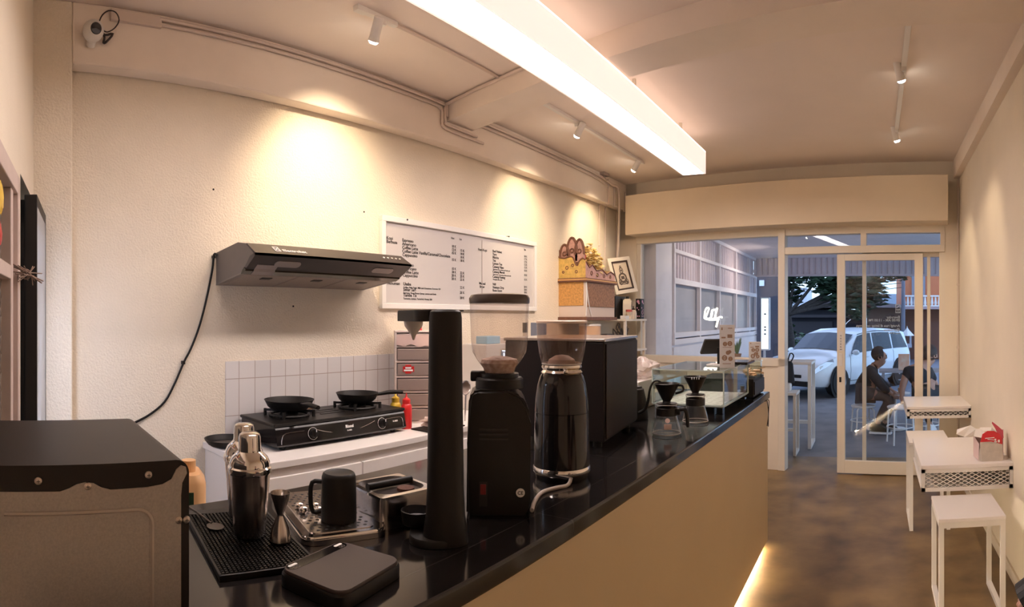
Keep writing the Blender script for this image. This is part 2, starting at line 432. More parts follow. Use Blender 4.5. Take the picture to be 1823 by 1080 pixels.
# transom over the door
tn = MB()
tn.box((uD0 - 0.01, -0.015, zH0), (uD1, 0.11, zH1), FM, bev=0.004)
for p0, p1 in ((1532, 1542), (1674, 1684)): tn.box((fu(p0), 0.0, zH1), (fu(p1), 0.09, zTr - 0.05), FM, bev=0.003)
w2 = tn.build('window_2', M_frame); struct(w2)
struct(MB().box((uD0, 0.045, zH1), (uD1 - 0.05, 0.051, zTr - 0.05), FM).build('window_pane', M_pane, w2))
# jamb on the right and the fixed leaf behind
fx = MB()
fx.box((fu(1672), 0.0, 0), (fu(1683), 0.10, zH0), FM, bev=0.003)
for p0, p1 in ((1533.5, 1540.5), (1650, 1656)): fx.box((fu(p0), 0.055, 0.02), (fu(p1), 0.085, zH0), FM, bev=0.003)
fx.box((fu(1534), 0.055, 0.0), (fu(1673), 0.085, 0.07), FM, bev=0.003)
fx.box((fu(1534), 0.055, zH0 - 0.04), (fu(1673), 0.085, zH0), FM, bev=0.003)
w3 = fx.build('window_3', M_frame); struct(w3)
struct(MB().box((fu(1537), 0.068, 0.05), (fu(1674), 0.073, zH0 - 0.02), FM).build('window_pane', M_pane, w3))
# sliding leaf
zD1 = zH0 - 0.01; dl = MB()
dl.box((fu(1490), 0.0, 0.01), (fu(1504), 0.045, zD1), FM, bev=0.004); dl.box((fu(1628), 0.0, 0.01), (fu(1643), 0.045, zD1), FM, bev=0.004)
dl.box((fu(1490), 0.002, 0.01), (fu(1643), 0.043, 0.135), FM, bev=0.004); dl.box((fu(1490), 0.002, zD1 - 0.065), (fu(1643), 0.043, zD1), FM, bev=0.004)
d1 = dl.build('door_1', M_frame); struct(d1)
struct(MB().box((fu(1503), 0.02, 0.12), (fu(1630), 0.026, zD1 - 0.05), FM).build('door_pane', M_pane, d1))
um = (fu(1490) + fu(1504)) / 2
zt = fz(1497, 592); hl = MB()
hl.box((um - 0.017, -0.006, fz(1497, 651)), (um + 0.017, 0.002, fz(1497, 629)), FM, bev=0.002); struct(hl.build('door_handle', M_white, d1))
struct(MB().box((um - 0.016, -0.004, fz(1497, 680)), (um + 0.005, 0.002, fz(1497, 671)), FM, bev=0.001).build('door_lock', M_blackm, d1))
st = MB().box((um - 0.02, -0.002, fz(1497, 624)), (um + 0.02, 0.001, fz(1497, 590)), FM); sk = st.build('door_sticker', M_white, d1); struct(sk)
lt = MB()
for k, ch in enumerate('GESER'):
    lt.text(ch, 0.020, FM @ Matrix.Translation((um, -0.0045, fz(1497, 598.5 + 5.0 * k))) @ Matrix.Rotation(PI / 2, 4, 'X'), 'CENTER', bold=True)
lt.box((um - 0.01, -0.0045, fz(1497, 622.2)), (um + 0.01, -0.003, fz(1497, 621.2)), FM)
struct(lt.build('lettering', M_ink, d1))
# lettering on the outer face of the fixed leaf, read from the street, so mirrored from here
LM = lambda px, py: FM @ Matrix.Translation((fu(px, 0.075), 0.0762, fz(px, py, 0.075))) @ Matrix.Rotation(PI / 2, 4, 'X') @ Matrix.Scale(-1, 4, (1, 0, 0))
gl = MB()
for body, py, s in (('Everyday', 566.5, 0.036), ('09:00 AM - 11:00 PM', 572, 0.036), ('Arungi rasa di setiap cangkirnya', 581.5, 0.034), ('@arru.kopi', 588.5, 0.034), ('Kopi & Rasa', 594, 0.024)):
    gl.text(body, s, LM(1602, py), bold=True)
um2, zz0, zz1 = None, fz(1598, 557, .075), fz(1598, 541, .075)
ua, ub = fu(1594, .075), fu(1603, .075); hz = (zz0 + zz1) / 2
for lo, hi in (((ua, zz1), (ub, zz1 - .008)), ((ua, zz0), (ub, zz0 + .008)), ((ua, zz0), (ua + .006, zz1)), ((ub - .006, zz0), (ub, zz1)), ((ua, hz - .012), (ub, hz - .004)), ((ua + .012, zz0 + .016), (ub - .012, zz0 + .02)), ((ua + .012, zz0 + .026), (ub - .012, zz0 + .03))):
    gl.box((lo[0], 0.0757, lo[1]), (hi[0], 0.0765, hi[1]), FM)
gl.bar(FM @ Vector((ua + .01, .0761, hz + .005)), FM @ Vector((ub - .01, .0761, zz1 - .015)), .0008, .008)
struct(gl.build('door_lettering', M_whiteink, w3))

# ------------------------------------------------------------------ porch and street (setting)
GZ = 0.0
struct(MB().box((-12, 6.30, -0.1), (14, 12.2, -0.005)).build('ground', M_pave))
struct(MB().box((-30, 12.2, -0.16), (40, 45, -0.01)).build('street', M_asph))
PX = -2.43; PF = 11.75                                                          # side wall of the porch, its far end
bm = MB().box((PX - 0.15, 6.75, 0), (PX, PF, 1.27)); bm.box((PX, 6.75, 0.62), (PX + 0.02, PF, 1.17))
bm.box((PX - 0.12, 6.75, 1.20), (PX + 0.03, PF, 1.27))
struct(bm.build('wall_porch', M_porch))
bm = MB()
for k in range(44):
    y = 6.78 + k * 0.112
    bm.prism([(PX - 0.05, y), (PX - 0.025, y + 0.02), (PX - 0.025, y + 0.07), (PX - 0.05, y + 0.09), (PX - 0.05, y + 0.112), (PX - 0.06, y + 0.112), (PX - 0.06, y)], 1.95, 2.80, axis='z')
struct(bm.build('wall_porch_sheeting', M_corr))
bm = MB()
for z, r in ((1.99, 0.035), (1.32, 0.03), (2.36, 0.022), (2.72, 0.03)): bm.box((PX - 0.03, 6.75, z - r), (PX + 0.03, PF, z + r))
for y in (6.78, 7.85, 8.9, 10.0, 11.1, PF - 0.03): bm.box((PX - 0.025, y - 0.025, 1.25), (PX + 0.025, y + 0.025, 2.75))
struct(bm.build('window_4', M_porch))
struct(MB().box((PX - 0.055, 6.78, 1.28), (PX - 0.045, PF, 1.97)).build('window_film', M_tint, bpy.data.objects['window_4']))
struct(MB().box((-2.95, 6.20, 0), (PX, 6.75, 2.80)).build('wall_porch_pier', M_porch))
bm = MB().box((-3.2, 6.25, 2.74), (6, 12.0, 2.82)); struct(bm.build('ceiling_porch', M_porch))
struct(MB().box((-2.06, 6.40, 2.52), (3.0, 6.72, 2.74)).build('trim_7', M_porch))
bm = MB(); yF = 11.7
for k in range(46):
    x = -2.4 + k * 0.12
    bm.prism([(x, yF), (x + 0.02, yF - 0.025), (x + 0.075, yF - 0.025), (x + 0.095, yF), (x + 0.12, yF), (x + 0.12, yF + 0.012), (x, yF + 0.012)], 2.40, 2.76, axis='z')
bm.box((-2.42, yF - 0.04, 2.37), (3.2, yF + 0.03, 2.41))
struct(bm.build('trim_8', M_corr))

# ================================================================== lights of the place
# long ceiling light
LY0, LY1, LX0, LX1, LZ0, LZ1 = 0.75, 4.63, -1.566, -1.390, 2.72, 2.905
t = thing('linear_ceiling_light', 'long white box light glowing along the ceiling over the counter', 'ceiling light', ((LX0 + LX1) / 2, (LY0 + LY1) / 2, LZ0))
bm = MB(); th = 0.012
bm.box((LX0 - th, LY0 - th, LZ0), (LX0, LY1 + th, LZ1)); bm.box((LX1, LY0 - th, LZ0), (LX1 + th, LY1 + th, LZ1))
bm.box((LX0, LY0 - th, LZ0), (LX1, LY0, LZ1)); bm.box((LX0, LY1, LZ0), (LX1, LY1 + th, LZ1)); bm.box((LX0 - th, LY0 - th, LZ1 - 0.01), (LX1 + th, LY1 + th, LZ1))
bm.build('housing', M_addglow, t, world=True)
MB().box((LX0, LY0, LZ0 + 0.004), (LX1, LY1, LZ0 + 0.012)).build('diffuser', M_ledon, t, world=True)
for y in (1.2, 3.4, 4.3): MB().box((-1.49, y - .01, LZ1 - 0.004), (-1.47, y + .01, ZT + 0.001)).build('hanger', M_frame, t, world=True)

def track(name, label, x, y0, y1):
    t = thing(name, label, 'light track', (x, y0, ZT))
    MB().box((x - .016, y0, ZT - .022), (x + .016, y1, ZT + .001), bev=.003).build('rail', M_whitem, t, world=True)
    MB().box((x - .019, y0 - .05, ZT - .026), (x + .019, y0 + .015, ZT + .001), bev=.003).build('feed', M_whitem, t, world=True)
    return t
track('light_track', 'short white ceiling rail above the stove holding one spotlight', -2.19, 1.84, 2.06)
track('light_track', 'white ceiling rail of two spotlights beyond the cross beam', -2.19, 3.42, 5.25)
track('light_track', 'white ceiling rail of two spotlights over the right aisle', 0.17, 2.92, 4.80)
def spot(label, x, y, lens, target, power, blend=0.8, ang=75, col=(1.0, 0.78, 0.52), grp=None):
    t = thing('track_spotlight', label, 'spotlight', (x, y, ZT - .022))
    L = Vector(lens); d = (Vector(target) - L).normalized(); top = L - d * 0.115
    bm = MB(); bm.box((x - .014, y - .03, ZT - .045), (x + .014, y + .03, ZT - .020), bev=.003); bm.tube([(x, y, ZT - .04), (x, y, ZT - .075), L - d * 0.075 + Vector((0, 0, .02)), L - d * 0.075], 0.007, smooth=1)
    bm.build('arm', M_whitem, t, world=True)
    M = Matrix.Translation(top) @ d.to_track_quat('Z', 'Y').to_matrix().to_4x4()
    bm = MB(); bm.lathe([(0.0, 0), (.02, 0), (.025, .006), (.026, .10), (.029, .115), (.026, .115), (.024, .108)], n=24, M=M, cap=False); bm.build('head', M_whitem, t, smooth=True, world=True)
    bm = MB(); bm.lathe([(.0245, .108), (.0245, .119), (.018, .127), (0, .130)], n=24, M=M, cap=False); bm.build('lens', M_bulb, t, smooth=True, world=True)
    lamp('SPOT', 'spot_beam', L + d * 0.022, power, col, target=L + d, spot_size=math.radians(ang), spot_blend=blend, shadow_soft_size=0.022)
lens1 = atr(665, 73, 2.93); lens2 = atr(1027, 242, 4.52); lens3 = atr(1128, 303, 5.58); lens4 = atr(1605, 143, 3.53); lens5 = atr(1597, 250, 4.68)
spot('lit spotlight on the ceiling above the range hood', -2.19, 1.95, lens1, onx(585, 400, XL), SPOT_POWER, 1.0, 100)
spot('lit spotlight just beyond the cross beam, nearer of its two', -2.19, 3.95, lens2, onx(930, 440, XL), SPOT_POWER * .8, 1.0, 85)
spot('small lit spotlight above the wall shrine', -2.19, 5.12, lens3, onx(1045, 450, XL), SPOT_POWER * .8, 1.0, 75)
spot('lit spotlight over the right aisle, nearer of its two', 0.17, 3.5, lens4, (0.75, 4.4, 1.2), SPOT_POWER * .38, 0.6, 70)
spot('lit spotlight over the right aisle, nearer the glass door', 0.17, 4.66, lens5, (0.75, 5.3, 1.0), SPOT_POWER * .38, 0.6, 70)

# ================================================================== left wall and back counter
# mesh window in the rear wall (wall coordinates: s along, t out of the wall, z)
t = thing('mesh_window', 'white framed wire mesh window beside the tall black fridge', 'mesh window', RA, RZ)
R3 = lambda s, tt, z: (s, tt, z)
bm = MB()
bm.box((.825, -0.03, 0.70), (.875, 0.022, 2.0), bev=.003); bm.box((.935, -0.03, 0.70), (.985, 0.012, 1.95), bev=.003); bm.box((2.15, -0.03, .70), (2.22, .022, 2.0), bev=.003)
bm.box((.825, -0.03, 1.95), (2.22, 0.022, 2.015), bev=.003); bm.box((.935, -0.03, 0.70), (2.2, 0.014, 0.76), bev=.003)
bm.box((.875, -0.03, 0.70), (.935, 0.0, 1.95)); bm.box((.985, -0.02, 1.655), (2.2, 0.012, 1.70), bev=.003)
bm.build('frame', mat('cream_grey_frame', (0.62, 0.50, 0.45), 0.6, noise=.08, nscale=12), t)
bm = MB(); bm.lattice((.985, -0.02, 0.76), (1, 0, 0), (0, 0, 1), 1.17, 1.19, 0.035, 0.06, 0.0025); bm.build('wire_mesh', M_galv, t)
def onw(px, py, tt):
    d = ray(px, py); k = ((RA - EYE).dot(RN) + tt) / d.dot(RN); return EYE + d * k
def lumpy(name, lab, cat, c, r, m, sz=1.0, seed=1):
    rnd = random.Random(seed); bm = MB(); bm.sphere((0, 0, r * sz), r, n=18, sz=sz)
    for v in bm.bm.verts:
        k = 1 + rnd.uniform(-.14, .14); v.co.x *= k; v.co.y *= k
        v.co.z = max(v.co.z, 0.0)
    o = bm.build(name, m, smooth=True); o.location = c; tag(o, lab, cat); return o
def hung(lab, c, m, seed, sx_, sz_):
    rnd = random.Random(seed); bm = MB(); bm.sphere((0, 0, 0), .038, n=16)
    for v in bm.bm.verts: k = 1 + rnd.uniform(-.25, .25); v.co = Vector((v.co.x * k * sx_, v.co.y * .30, v.co.z * k * sz_))
    o = bm.build('hanging_packet', m, smooth=True); o.location = RM @ c; o.rotation_euler = (0, 0, RZ); tag(o, lab, 'packet')
hung('bright yellow packet hung on the upper part of the wire mesh', Vector((1.23, .010, 1.87)), M_yellow, 3, 1.5, 1.2)
hung('dull red packet hung on the wire mesh above the cross rail', Vector((1.26, .010, 1.765)), M_red, 4, 1.4, .9)
# dried twigs tied to the post
bm = MB(); rnd = random.Random(5)
c0 = Vector((.855, 0.045, 1.68))
for k in range(16):
    a = rnd.uniform(-.9, .9); L = rnd.uniform(.05, .12)
    d = Vector((-1.0, rnd.uniform(-.1, .7), math.sin(a) * .45)).normalized()
    bm.tube([RM @ (c0 - d * L * .8 + Vector((0, 0, rnd.uniform(-.012, .012)))), RM @ (c0 + Vector((0, rnd.uniform(0, .02), rnd.uniform(-.006, .006)))), RM @ (c0 + d * L)], 0.0022, n=5, smooth=2)
bm.torus(RM @ c0, 0.016, 0.003, n=16, m=6, M=Matrix.Rotation(PI / 2, 4, 'Y'))
tag(bm.build('twig_bundle', mat('dry_twig', (0.25, 0.17, 0.13), .8)), 'bundle of dry twigs tied to the white window post', 'twigs')
# fridge
t = thing('display_fridge', 'tall black fridge with a lit glass front in the corner', 'fridge', RA, RZ)
s0, s1, ft = 0.115, 0.585, 0.06
bm = MB(); bm.box((s0, -.54, .02), (s0 + .03, ft - .05, 1.99)); bm.box((s1 - .03, -.54, .02), (s1, ft - .05, 1.99)); bm.box((s0, -.54, .02), (s1, -.50, 1.99)); bm.box((s0, -.54, 1.90), (s1, ft - .05, 1.99)); bm.box((s0, -.54, .02), (s1, ft - .05, .18))
bm.build('cabinet', M_blackm, t)
bm = MB(); bm.box((s1 - .016, ft - .05, .10), (s1, ft, 2.01), bev=.003); bm.box((s0, ft - .05, .10), (s0 + .02, ft, 2.01), bev=.003); bm.box((s0 + .02, ft - .05, 1.965), (s1 - .016, ft, 2.01), bev=.003); bm.box((s0 + .02, ft - .05, .10), (s1 - .016, ft, .2), bev=.003)
bm.build('door_frame', M_blackm, t)
MB().box((s0 + .02, ft - .006, .19), (s1 - .016, ft - .001, 1.965)).build('glass_door', glass('fridge_glass', (.9, .94, 1.0), .02, 1.0, .25, (.85, .9, 1.0)), t)
for z in (.55, .9, 1.25, 1.6): MB().box((s0 + .03, -.48, z), (s1 - .03, -.08, z + .012)).build('shelf', M_whitem, t)
MB().box((s0 + .06, -.10, 1.87), (s1 - .06, -.05, 1.89)).build('light_strip', mat('fridge_light', (1, 1, 1), .5, emit=(.72, .82, 1.0), estr=14), t)
MB().box((s0 + .031, -.499, .19), (s1 - .031, -.49, 1.90)).build('liner', mat('fridge_liner', (.75, .78, .82), .5), t)
lp = RM @ Vector((s1 - .09, .075, 1.15))
lamp('AREA', 'fridge_glow', lp, 1.5, (.70, .78, 1.0), target=lp + Vector((-.55, 1.0, -.10)), shape='RECTANGLE', size=.10, size_y=1.0)

# security camera with its cable and the conduits
cc = onx(166, 55, -2.74 + .055)
t = thing('security_camera', 'round white security camera high in the corner with dark lens', 'security camera', cc)
dd = Vector((2.69, 0.15, -.55)).normalized(); MQ = Matrix.Translation(cc) @ dd.to_track_quat('Z', 'Y').to_matrix().to_4x4()
bm = MB(); bm.lathe([(0, -.055), (.030, -.050), (.047, -.02), (.050, 0), (.047, .02), (.034, .042), (.028, .047), (0, .047)], n=28, M=MQ); bm.cyl(cc + Vector((-.055, 0, -.045)), cc + Vector((-.02, 0, -.02)), .022); bm.build('body', M_white, t, smooth=True, world=True)
bm = MB(); bm.lathe([(0, .0475), (.027, .0475), (.024, .051), (0, .052)], n=24, M=MQ); bm.build('lens', M_blackg, t, world=True)
bm = MB(); K = lambda px, py, o=.02: onx(px, py, -2.74 + o)
bm.tube([K(178, 42), K(181, 55), K(186, 66), K(184, 76), K(190, 74), K(201, 60), K(186, 62), K(178, 50)], .006, n=6); bm.tube([K(176, 40), K(182, 52), K(191, 57), K(204, 50), K(212, 36), K(206, 22), K(193, 19), K(182, 27), K(176, 40)], .0032, n=6)
tag(bm.build('camera_cable', mat('dark_cable', (.03, .02, .018), .6)), 'coiled thin cable hanging beside the white security camera', 'cable')
M_cond = mat('painted_conduit', (.70, .58, .50), .6)
BF = -2.74     # face of the wall beam
bm = MB(); yA = onx(196, 12, BF).y
bm.tube([(BF + .012, yA + .25, ZT - .03), (BF + .012, 2.6, ZT - .028), (BF + .012, 3.0, ZT - .03), (BF + .016, 3.025, ZT - .06), (BF + .016, 3.03, 2.90), (BF + .016, 3.06, 2.875), (BF + .016, 3.38, 2.87)], .011, n=8, smooth=4)
bm.tube([(BF + .012, yA + .25, ZT - .058), (BF + .012, 2.6, ZT - .056), (BF + .012, 2.96, ZT - .06), (BF + .014, 3.0, ZT - .12), (BF + .014, 3.0, 2.88), (BF + .014, 3.05, 2.845), (BF + .014, 3.46, 2.84)], .009, n=8, smooth=4)
bm.box((BF - .001, yA, ZT - .075), (BF + .02, yA + .26, ZT - .02), bev=.003)
tag(bm.build('conduit', M_cond), 'pair of painted conduits along the ceiling above the range hood', 'conduit')
bm = MB()
y0c = 3.04
p = lambda x, o, z: (x, 3.34 - .2 * (x + 2.74) - .28 - .012 + o, z)
bm.tube([p(-2.72, 0, 2.93), p(-2.72, 0, ZT - .04), p(-2.70, 0, ZT - .02), p(-2.3, 0, ZT - .016), p(-1.6, 0, ZT - .016)], .012, n=8, smooth=3)
tag(bm.build('conduit', M_cond), 'painted conduit running up the near side of the cross beam', 'conduit')
bm = MB()
bm.tube([(-2.19, 2.06, ZT - .012), (-2.19, 2.7, ZT - .01), (-2.19, 2.935, ZT - .012)], .009, n=8); tag(bm.build('conduit', M_cond), 'thin conduit from the single spotlight rail to the cross beam', 'conduit')
bm = MB(); bm.tube([(-.62, 1.05, ZT - .010), (-.80, 1.50, ZT - .010), (-1.02, 2.10, ZT - .010)], .012, n=8); tag(bm.build('conduit', M_cond), 'bare conduit on the ceiling right of the long box light', 'conduit')
bm = MB()
bm.tube([(BF + .012, 3.36, ZT - .045), (BF + .012, 4.4, ZT - .045), (BF + .014, 5.3, ZT - .05), (BF + .03, 5.62, ZT - .09), (BF + .04, 5.78, 2.9), (BF + .03, 5.80, 2.4), (BF - .03, 5.86, 2.0)], .013, n=8, smooth=4)
bm.tube([(BF + .012, 3.36, ZT - .075), (BF + .012, 4.4, ZT - .077), (BF + .012, 5.2, ZT - .085), (BF + .012, 5.55, ZT - .11)], .010, n=8, smooth=4)
tag(bm.build('conduit', M_cond), 'painted conduits beyond the cross beam sweeping into the far corner', 'conduit')
for k, (px, lab) in enumerate(((1067, 'thin wall conduit left of the shrine corner, leftmost of three'), (1078, 'thin wall conduit near the far corner, middle of three'), (1098, 'knotty wall conduit behind the framed picture, rightmost of three'))):
    y = onx(px, 400, XL).y
    bm = MB(); bm.tube([(BF + .008, y, ZT - .09), (BF + .008, y, 2.76), (BF - .01, y, 2.735), (XL + .008, y - .02, 2.72), (XL + .008, y - .02, 1.6)], .0085, n=8, smooth=2)
    for z in (2.6, 2.3, 1.9): bm.torus((XL + .008, y - .02, z), .009, .004, n=12, m=6)
    tag(bm.build('conduit', M_cond), lab, 'conduit')
bm = MB(); jb = onx(1071, 294, BF); bm.box((BF - .002, jb.y - .04, ZT - .03), (BF + .05, jb.y + .08, ZT + .001), bev=.004); bm.tube([(BF + .02, jb.y, ZT - .03), (BF + .03, jb.y + .05, ZT - .07), (BF + .015, jb.y + .12, ZT - .05)], .008)
tag(bm.build('junction_box', mat('dusty_box', (.45, .36, .32), .7)), 'small junction box on the ceiling edge by the far corner', 'junction box')
bm = MB(); bm.tube([(XR - .012, 5.54, ZT - .02), (XR - .012, 5.54, 1.8), (XR - .012, 5.54, 1.05), (XR - .012, 5.54, .05)], .010); 
for z in (2.95, 1.85, 1.25): bm.box((XR - .025, 5.525, z - .01), (XR - .002, 5.555, z + .01))
tag(bm.build('conduit', M_cond), 'vertical conduit in the corner right of the glass door', 'conduit')

# range hood
HY0, HY1 = 1.365, 2.385
t = thing('range_hood', 'black slim range hood on the cream wall above the stove', 'range hood', (XL, (HY0 + HY1) / 2, 1.73))
HOOD = t
P = [(0, -.018), (0, .15), (.25, .178), (.35, .160), (.425, .105), (.425, .096), (.335, .044), (.29, .024)]
bm = MB(); bm.prism(P, -(HY1 - HY0) / 2, (HY1 - HY0) / 2, 'y'); bm.build('body', mat('hood_grey', (.16, .135, .12), .5, noise=.05), t)
bm = MB(); hw = (HY1 - HY0) / 2 + .002
bm.prism([(.345, .164), (.43, .1105), (.43, .098), (.342, .157)], -hw, hw, 'y'); bm.build('top_fascia', mat('hood_fascia', (.035, .028, .026), .3), t)
bm = MB(); bm.prism([(.340, .044), (.330, .030), (.298, .016), (.285, .018), (.30, .036), (.32, .05)], -hw, hw, 'y'); bm.build('front_lip', M_blackg, t)
# sloping underside: panel with lamps, then the filters
bm = MB(); bm.prism([(.43, .1105), (.43, .098), (.335, .038), (.32, .045), (.38, .10)], -hw, hw, 'y'); bm.build('lower_panel', mat('hood_panel', (.05, .04, .037), .35), t)
for yy in (-.30, .33):
    a, b = (.415, .0885), (.35, .0475); d = Vector((b[0] - a[0], 0, b[1] - a[1])).normalized(); nrm = Vector((d.z, 0, -d.x))
    if nrm.z > 0: nrm = -nrm
    M = Matrix(((d.x, 0, nrm.x, (a[0] + b[0]) / 2), (0, 1, 0, yy), (d.z, 0, nrm.z, (a[1] + b[1]) / 2), (0, 0, 0, 1)))
    bm = MB(); bm.rrect(.022, .075, .02, -.003, .004, M); bm.build('lamp_cover', mat('lamp_cover', (.34, .29, .27), .35), t)
for k in range(3):
    y0 = -hw + .03 + k * (2 * hw - .06) / 3; y1 = y0 + (2 * hw - .06) / 3 - .012
    bm = MB(); FT = Matrix.Translation((0, 0, -.022)) @ Matrix.Rotation(-math.atan(.042 / .29), 4, 'Y'); bm.box((.015, y0, -.004), (.282, y1, .006), FT, bev=.003); f = bm.build('filter', mat('filter_mesh', (.36, .30, .26), .5, .6, noise=.2, nscale=200), t)
    MB().box((.20, (y0 + y1) / 2 - .03, -.007), (.235, (y0 + y1) / 2 + .03, -.003), FT, bev=.001).build('latch', M_blackm, f)
MB().box((0, -hw + .001, -.002), (.298, hw - .001, .006), FT).build('bottom_rim', mat('hood_grey2', (.2, .17, .15), .5), t)
# slanted front fascia carries buttons and lettering
fa, fb = Vector((.345, 0, .164)), Vector((.43, 0, .1105)); fd = (fb - fa).normalized(); fn = Vector((-fd.z, 0, fd.x))
def fas(y, f): q = fa + (fb - fa) * f + fn * .0015; return Vector((q.x, y, q.z))
for k in range(5):
    bm = MB(); bm.cyl(fas(.335 + k * .031, .5), fas(.335 + k * .031, .5) + fn * .004, .006, n=12); bm.build('button', M_white, t)
TMf = Matrix(((0, -fd.x, fn.x, 0), (1, 0, 0, 0), (0, -fd.z, fn.z, 0), (0, 0, 0, 1)))
q = fas(-.34, .72); bm = MB(); bm.text('Electrolux', .034, Matrix.Translation(q) @ TMf, ext=.0004, bold=True)
for lo, hi in (((-.385, .25), (-.352, .30)), ((-.385, .70), (-.352, .75)), ((-.385, .25), (-.381, .75)), ((-.356, .25), (-.352, .75))):
    a = fas(lo[0], lo[1]); b = fas(hi[0], hi[1]); bm.bar(fas((lo[0] + hi[0]) / 2, lo[1]), fas((lo[0] + hi[0]) / 2, hi[1]), abs(hi[0] - lo[0]), .001, up=fn)
bm.bar(fas(-.38, .35), fas(-.357, .65), .004, .001, up=fn); bm.bar(fas(-.38, .65), fas(-.357, .35), .004, .001, up=fn)
bm.build('lettering', M_whiteink, t)
bm = MB(); bm.prism([(.37, .0585), (.341, .0415), (.331, .0285), (.30, .0150), (.299, .016), (.330, .0295), (.3395, .0425), (.3685, .0595)], -.465, -.345, 'y'); bm.build('sticker', mat('hood_sticker', (.34, .29, .27), .5), t)
bm = MB(); bm.cyl((.14, -.03, .155), (.14, -.03, .185), .05, n=24); bm.build('duct_collar', M_black, t)
bm = MB(); K = lambda px, py, o=.012: onx(px, py, XL + o)
bm.tube([(XL + .02, HY0 - .002, 1.865), K(381, 453), K(378, 480), K(368, 530), K(355, 580), K(340, 620), K(328, 643), K(312, 680), K(293, 715), K(266, 738), K(240, 752)], .0065, n=6, smooth=4)
for a in ((380, 457), (326, 645)): bm.box(tuple(K(*a, 0) - Vector((.001, .012, .008))), tuple(K(*a, .022) + Vector((0, .012, .008))))
o = bm.build('power_cord', M_black, HOOD, world=True)

# menu board
by0, by1 = onx(675, 450, XL).y, onx(951, 450, XL).y; bz1, bz0 = 2.195, 1.592
t = thing('menu_board', 'large white menu board with black lettering on the left wall', 'menu board', (XL, (by0 + by1) / 2, bz0))
W, H = by1 - by0, bz1 - bz0
bm = MB(); fwid = .036
for lo, hi in (((0, -W / 2, 0), (.03, W / 2, fwid)), ((0, -W / 2, H - fwid), (.03, W / 2, H)), ((0, -W / 2, fwid), (.03, -W / 2 + fwid, H - fwid)), ((0, W / 2 - fwid, fwid), (.03, W / 2, H - fwid))): bm.box(lo, hi, bev=.003)
bm.build('frame', M_white, t)
MB().box((.002, -W / 2 + .01, .01), (.008, W / 2 - .01, H - .01)).build('sheet', M_paper, t)
MB().box((.008, -W / 2 + W * .582, .05), (.010, -W / 2 + W * .586, H - .06)).build('divider', mat('divider_grey', (.35, .3, .28), .6), t)
bm = MB()
def mt(px, py, body, size, bold=True):
    p = onx(px, py, XL + .0095); p = Vector((.0095, p.y - (by0 + by1) / 2, p.z - bz0))
    bm.text(body, size, Matrix.Translation(p) @ Matrix(((0, 0, 1, 0), (1, 0, 0, 0), (0, 1, 0, 0), (0, 0, 0, 1))), ext=.0003, bold=bold)
A = .030
for row in (((688, 425.5, 'Kopi'),), ((688, 432, 'Berbusa'),)): [mt(a, b, c, A) for a, b, c in row]
for px, py, s in ((716, 429.5, 'Espresso'), (716, 436, 'Americano'), (716, 442.5, 'Coffee Latte'), (716, 449, 'Coffee Latte Vanilla/Caramel/Chocolate'), (716.5, 455.5, 'Cappuccino'),
                  (716.5, 473, 'Espresso'), (716.5, 479.5, 'Americano'), (717, 486, 'Coffee Latte'), (717, 492, 'Cappuccino'), (690, 506, 'Minuman'), (718, 507.5, 'Usaba'), (718, 517.5, 'Sekar Sari'), (718, 527.5, 'Tamba Tis')): mt(px, py, s, A)
for px, py, s in ((718, 512.5, 'Coffee, Palm Sugar, Milk and Cinnamon, Coconut Oil'), (718, 522.5, 'Espresso, Rose Flower Syrup, Lemon and Soda'), (718, 532.5, 'Turmeric, Lemon, Tamarind, Honey, Salt')): mt(px, py, s, .017)
for px, py, s in ((803, 425, 'Hot'), (818, 427, 'Ice')): mt(px, py, s, .022)
for py, a, b in ((440, '10 K', None), (446, '12 K', '15 K'), (452, '15 K', '18 K'), (458, None, '18 K'), (464, '15 K', '18 K'), (480, '15 K', None), (486, '18 K', '22 K'), (492, '20 K', '25 K'), (498, '20 K', '25 K'), (512, None, '22 K'), (521, None, '20 K'), (530.5, None, '20 K')):
    if a: mt(804, py, a, .026)
    if b: mt(819, py + 1.5, b, .026)
mt(851, 445.5, 'Non Kopi', .028)
for py, s in ((448.5, 'Red Velvet'), (454, 'Taro'), (459.5, 'Matcha'), (465, 'Tea'), (470.5, 'Lemon Tea'), (476, 'Canang Hijau'), (485, 'Canang Merah'), (494, 'Canang Kuning'), (507.5, 'V60'), (513, 'Vietnam Drip'), (518.5, 'Rose Scent')): mt(877, py, s, .028)
for py, s in ((480, 'Green tea, lime, pandan and basil seed'), (489, 'Guava, lime, rose syrup, lychee and soda'), (498, 'Pineapple, lime, mint')): mt(877.5, py, s, .015)
mt(853, 506, 'Manual', .028); mt(854, 512, 'Brew', .028)
for py, s in ((445.5, 'Ice'), (457.5, '18 K'), (462.5, '17 K'), (467.5, '17 K'), (472.5, '12 K'), (477.5, '12 K'), (483, '15 K'), (491, '15 K'), (499, '15 K'), (512, '20 K'), (517, '18 K'), (522, '18 K')): mt(933, py, s, .024)
bm.build('lettering', M_ink, t)
for px, py in ((725, 391), (906, 421), (824, 553)):
    p = onx(px, py, XL + .03); bm = MB(); bm.cyl((.0, p.y - (by0 + by1) / 2, p.z - bz0), (.034, p.y - (by0 + by1) / 2, p.z - bz0), .006, n=10); bm.build('screw', M_blackm, t)
bm = MB()
for px, py in ((648, 377), (522, 545), (380, 337)):
    p = onx(px, py, XL); bm.sphere((XL, p.y, p.z), .006, n=8)
struct(bm.build('trim_9', M_blackm))

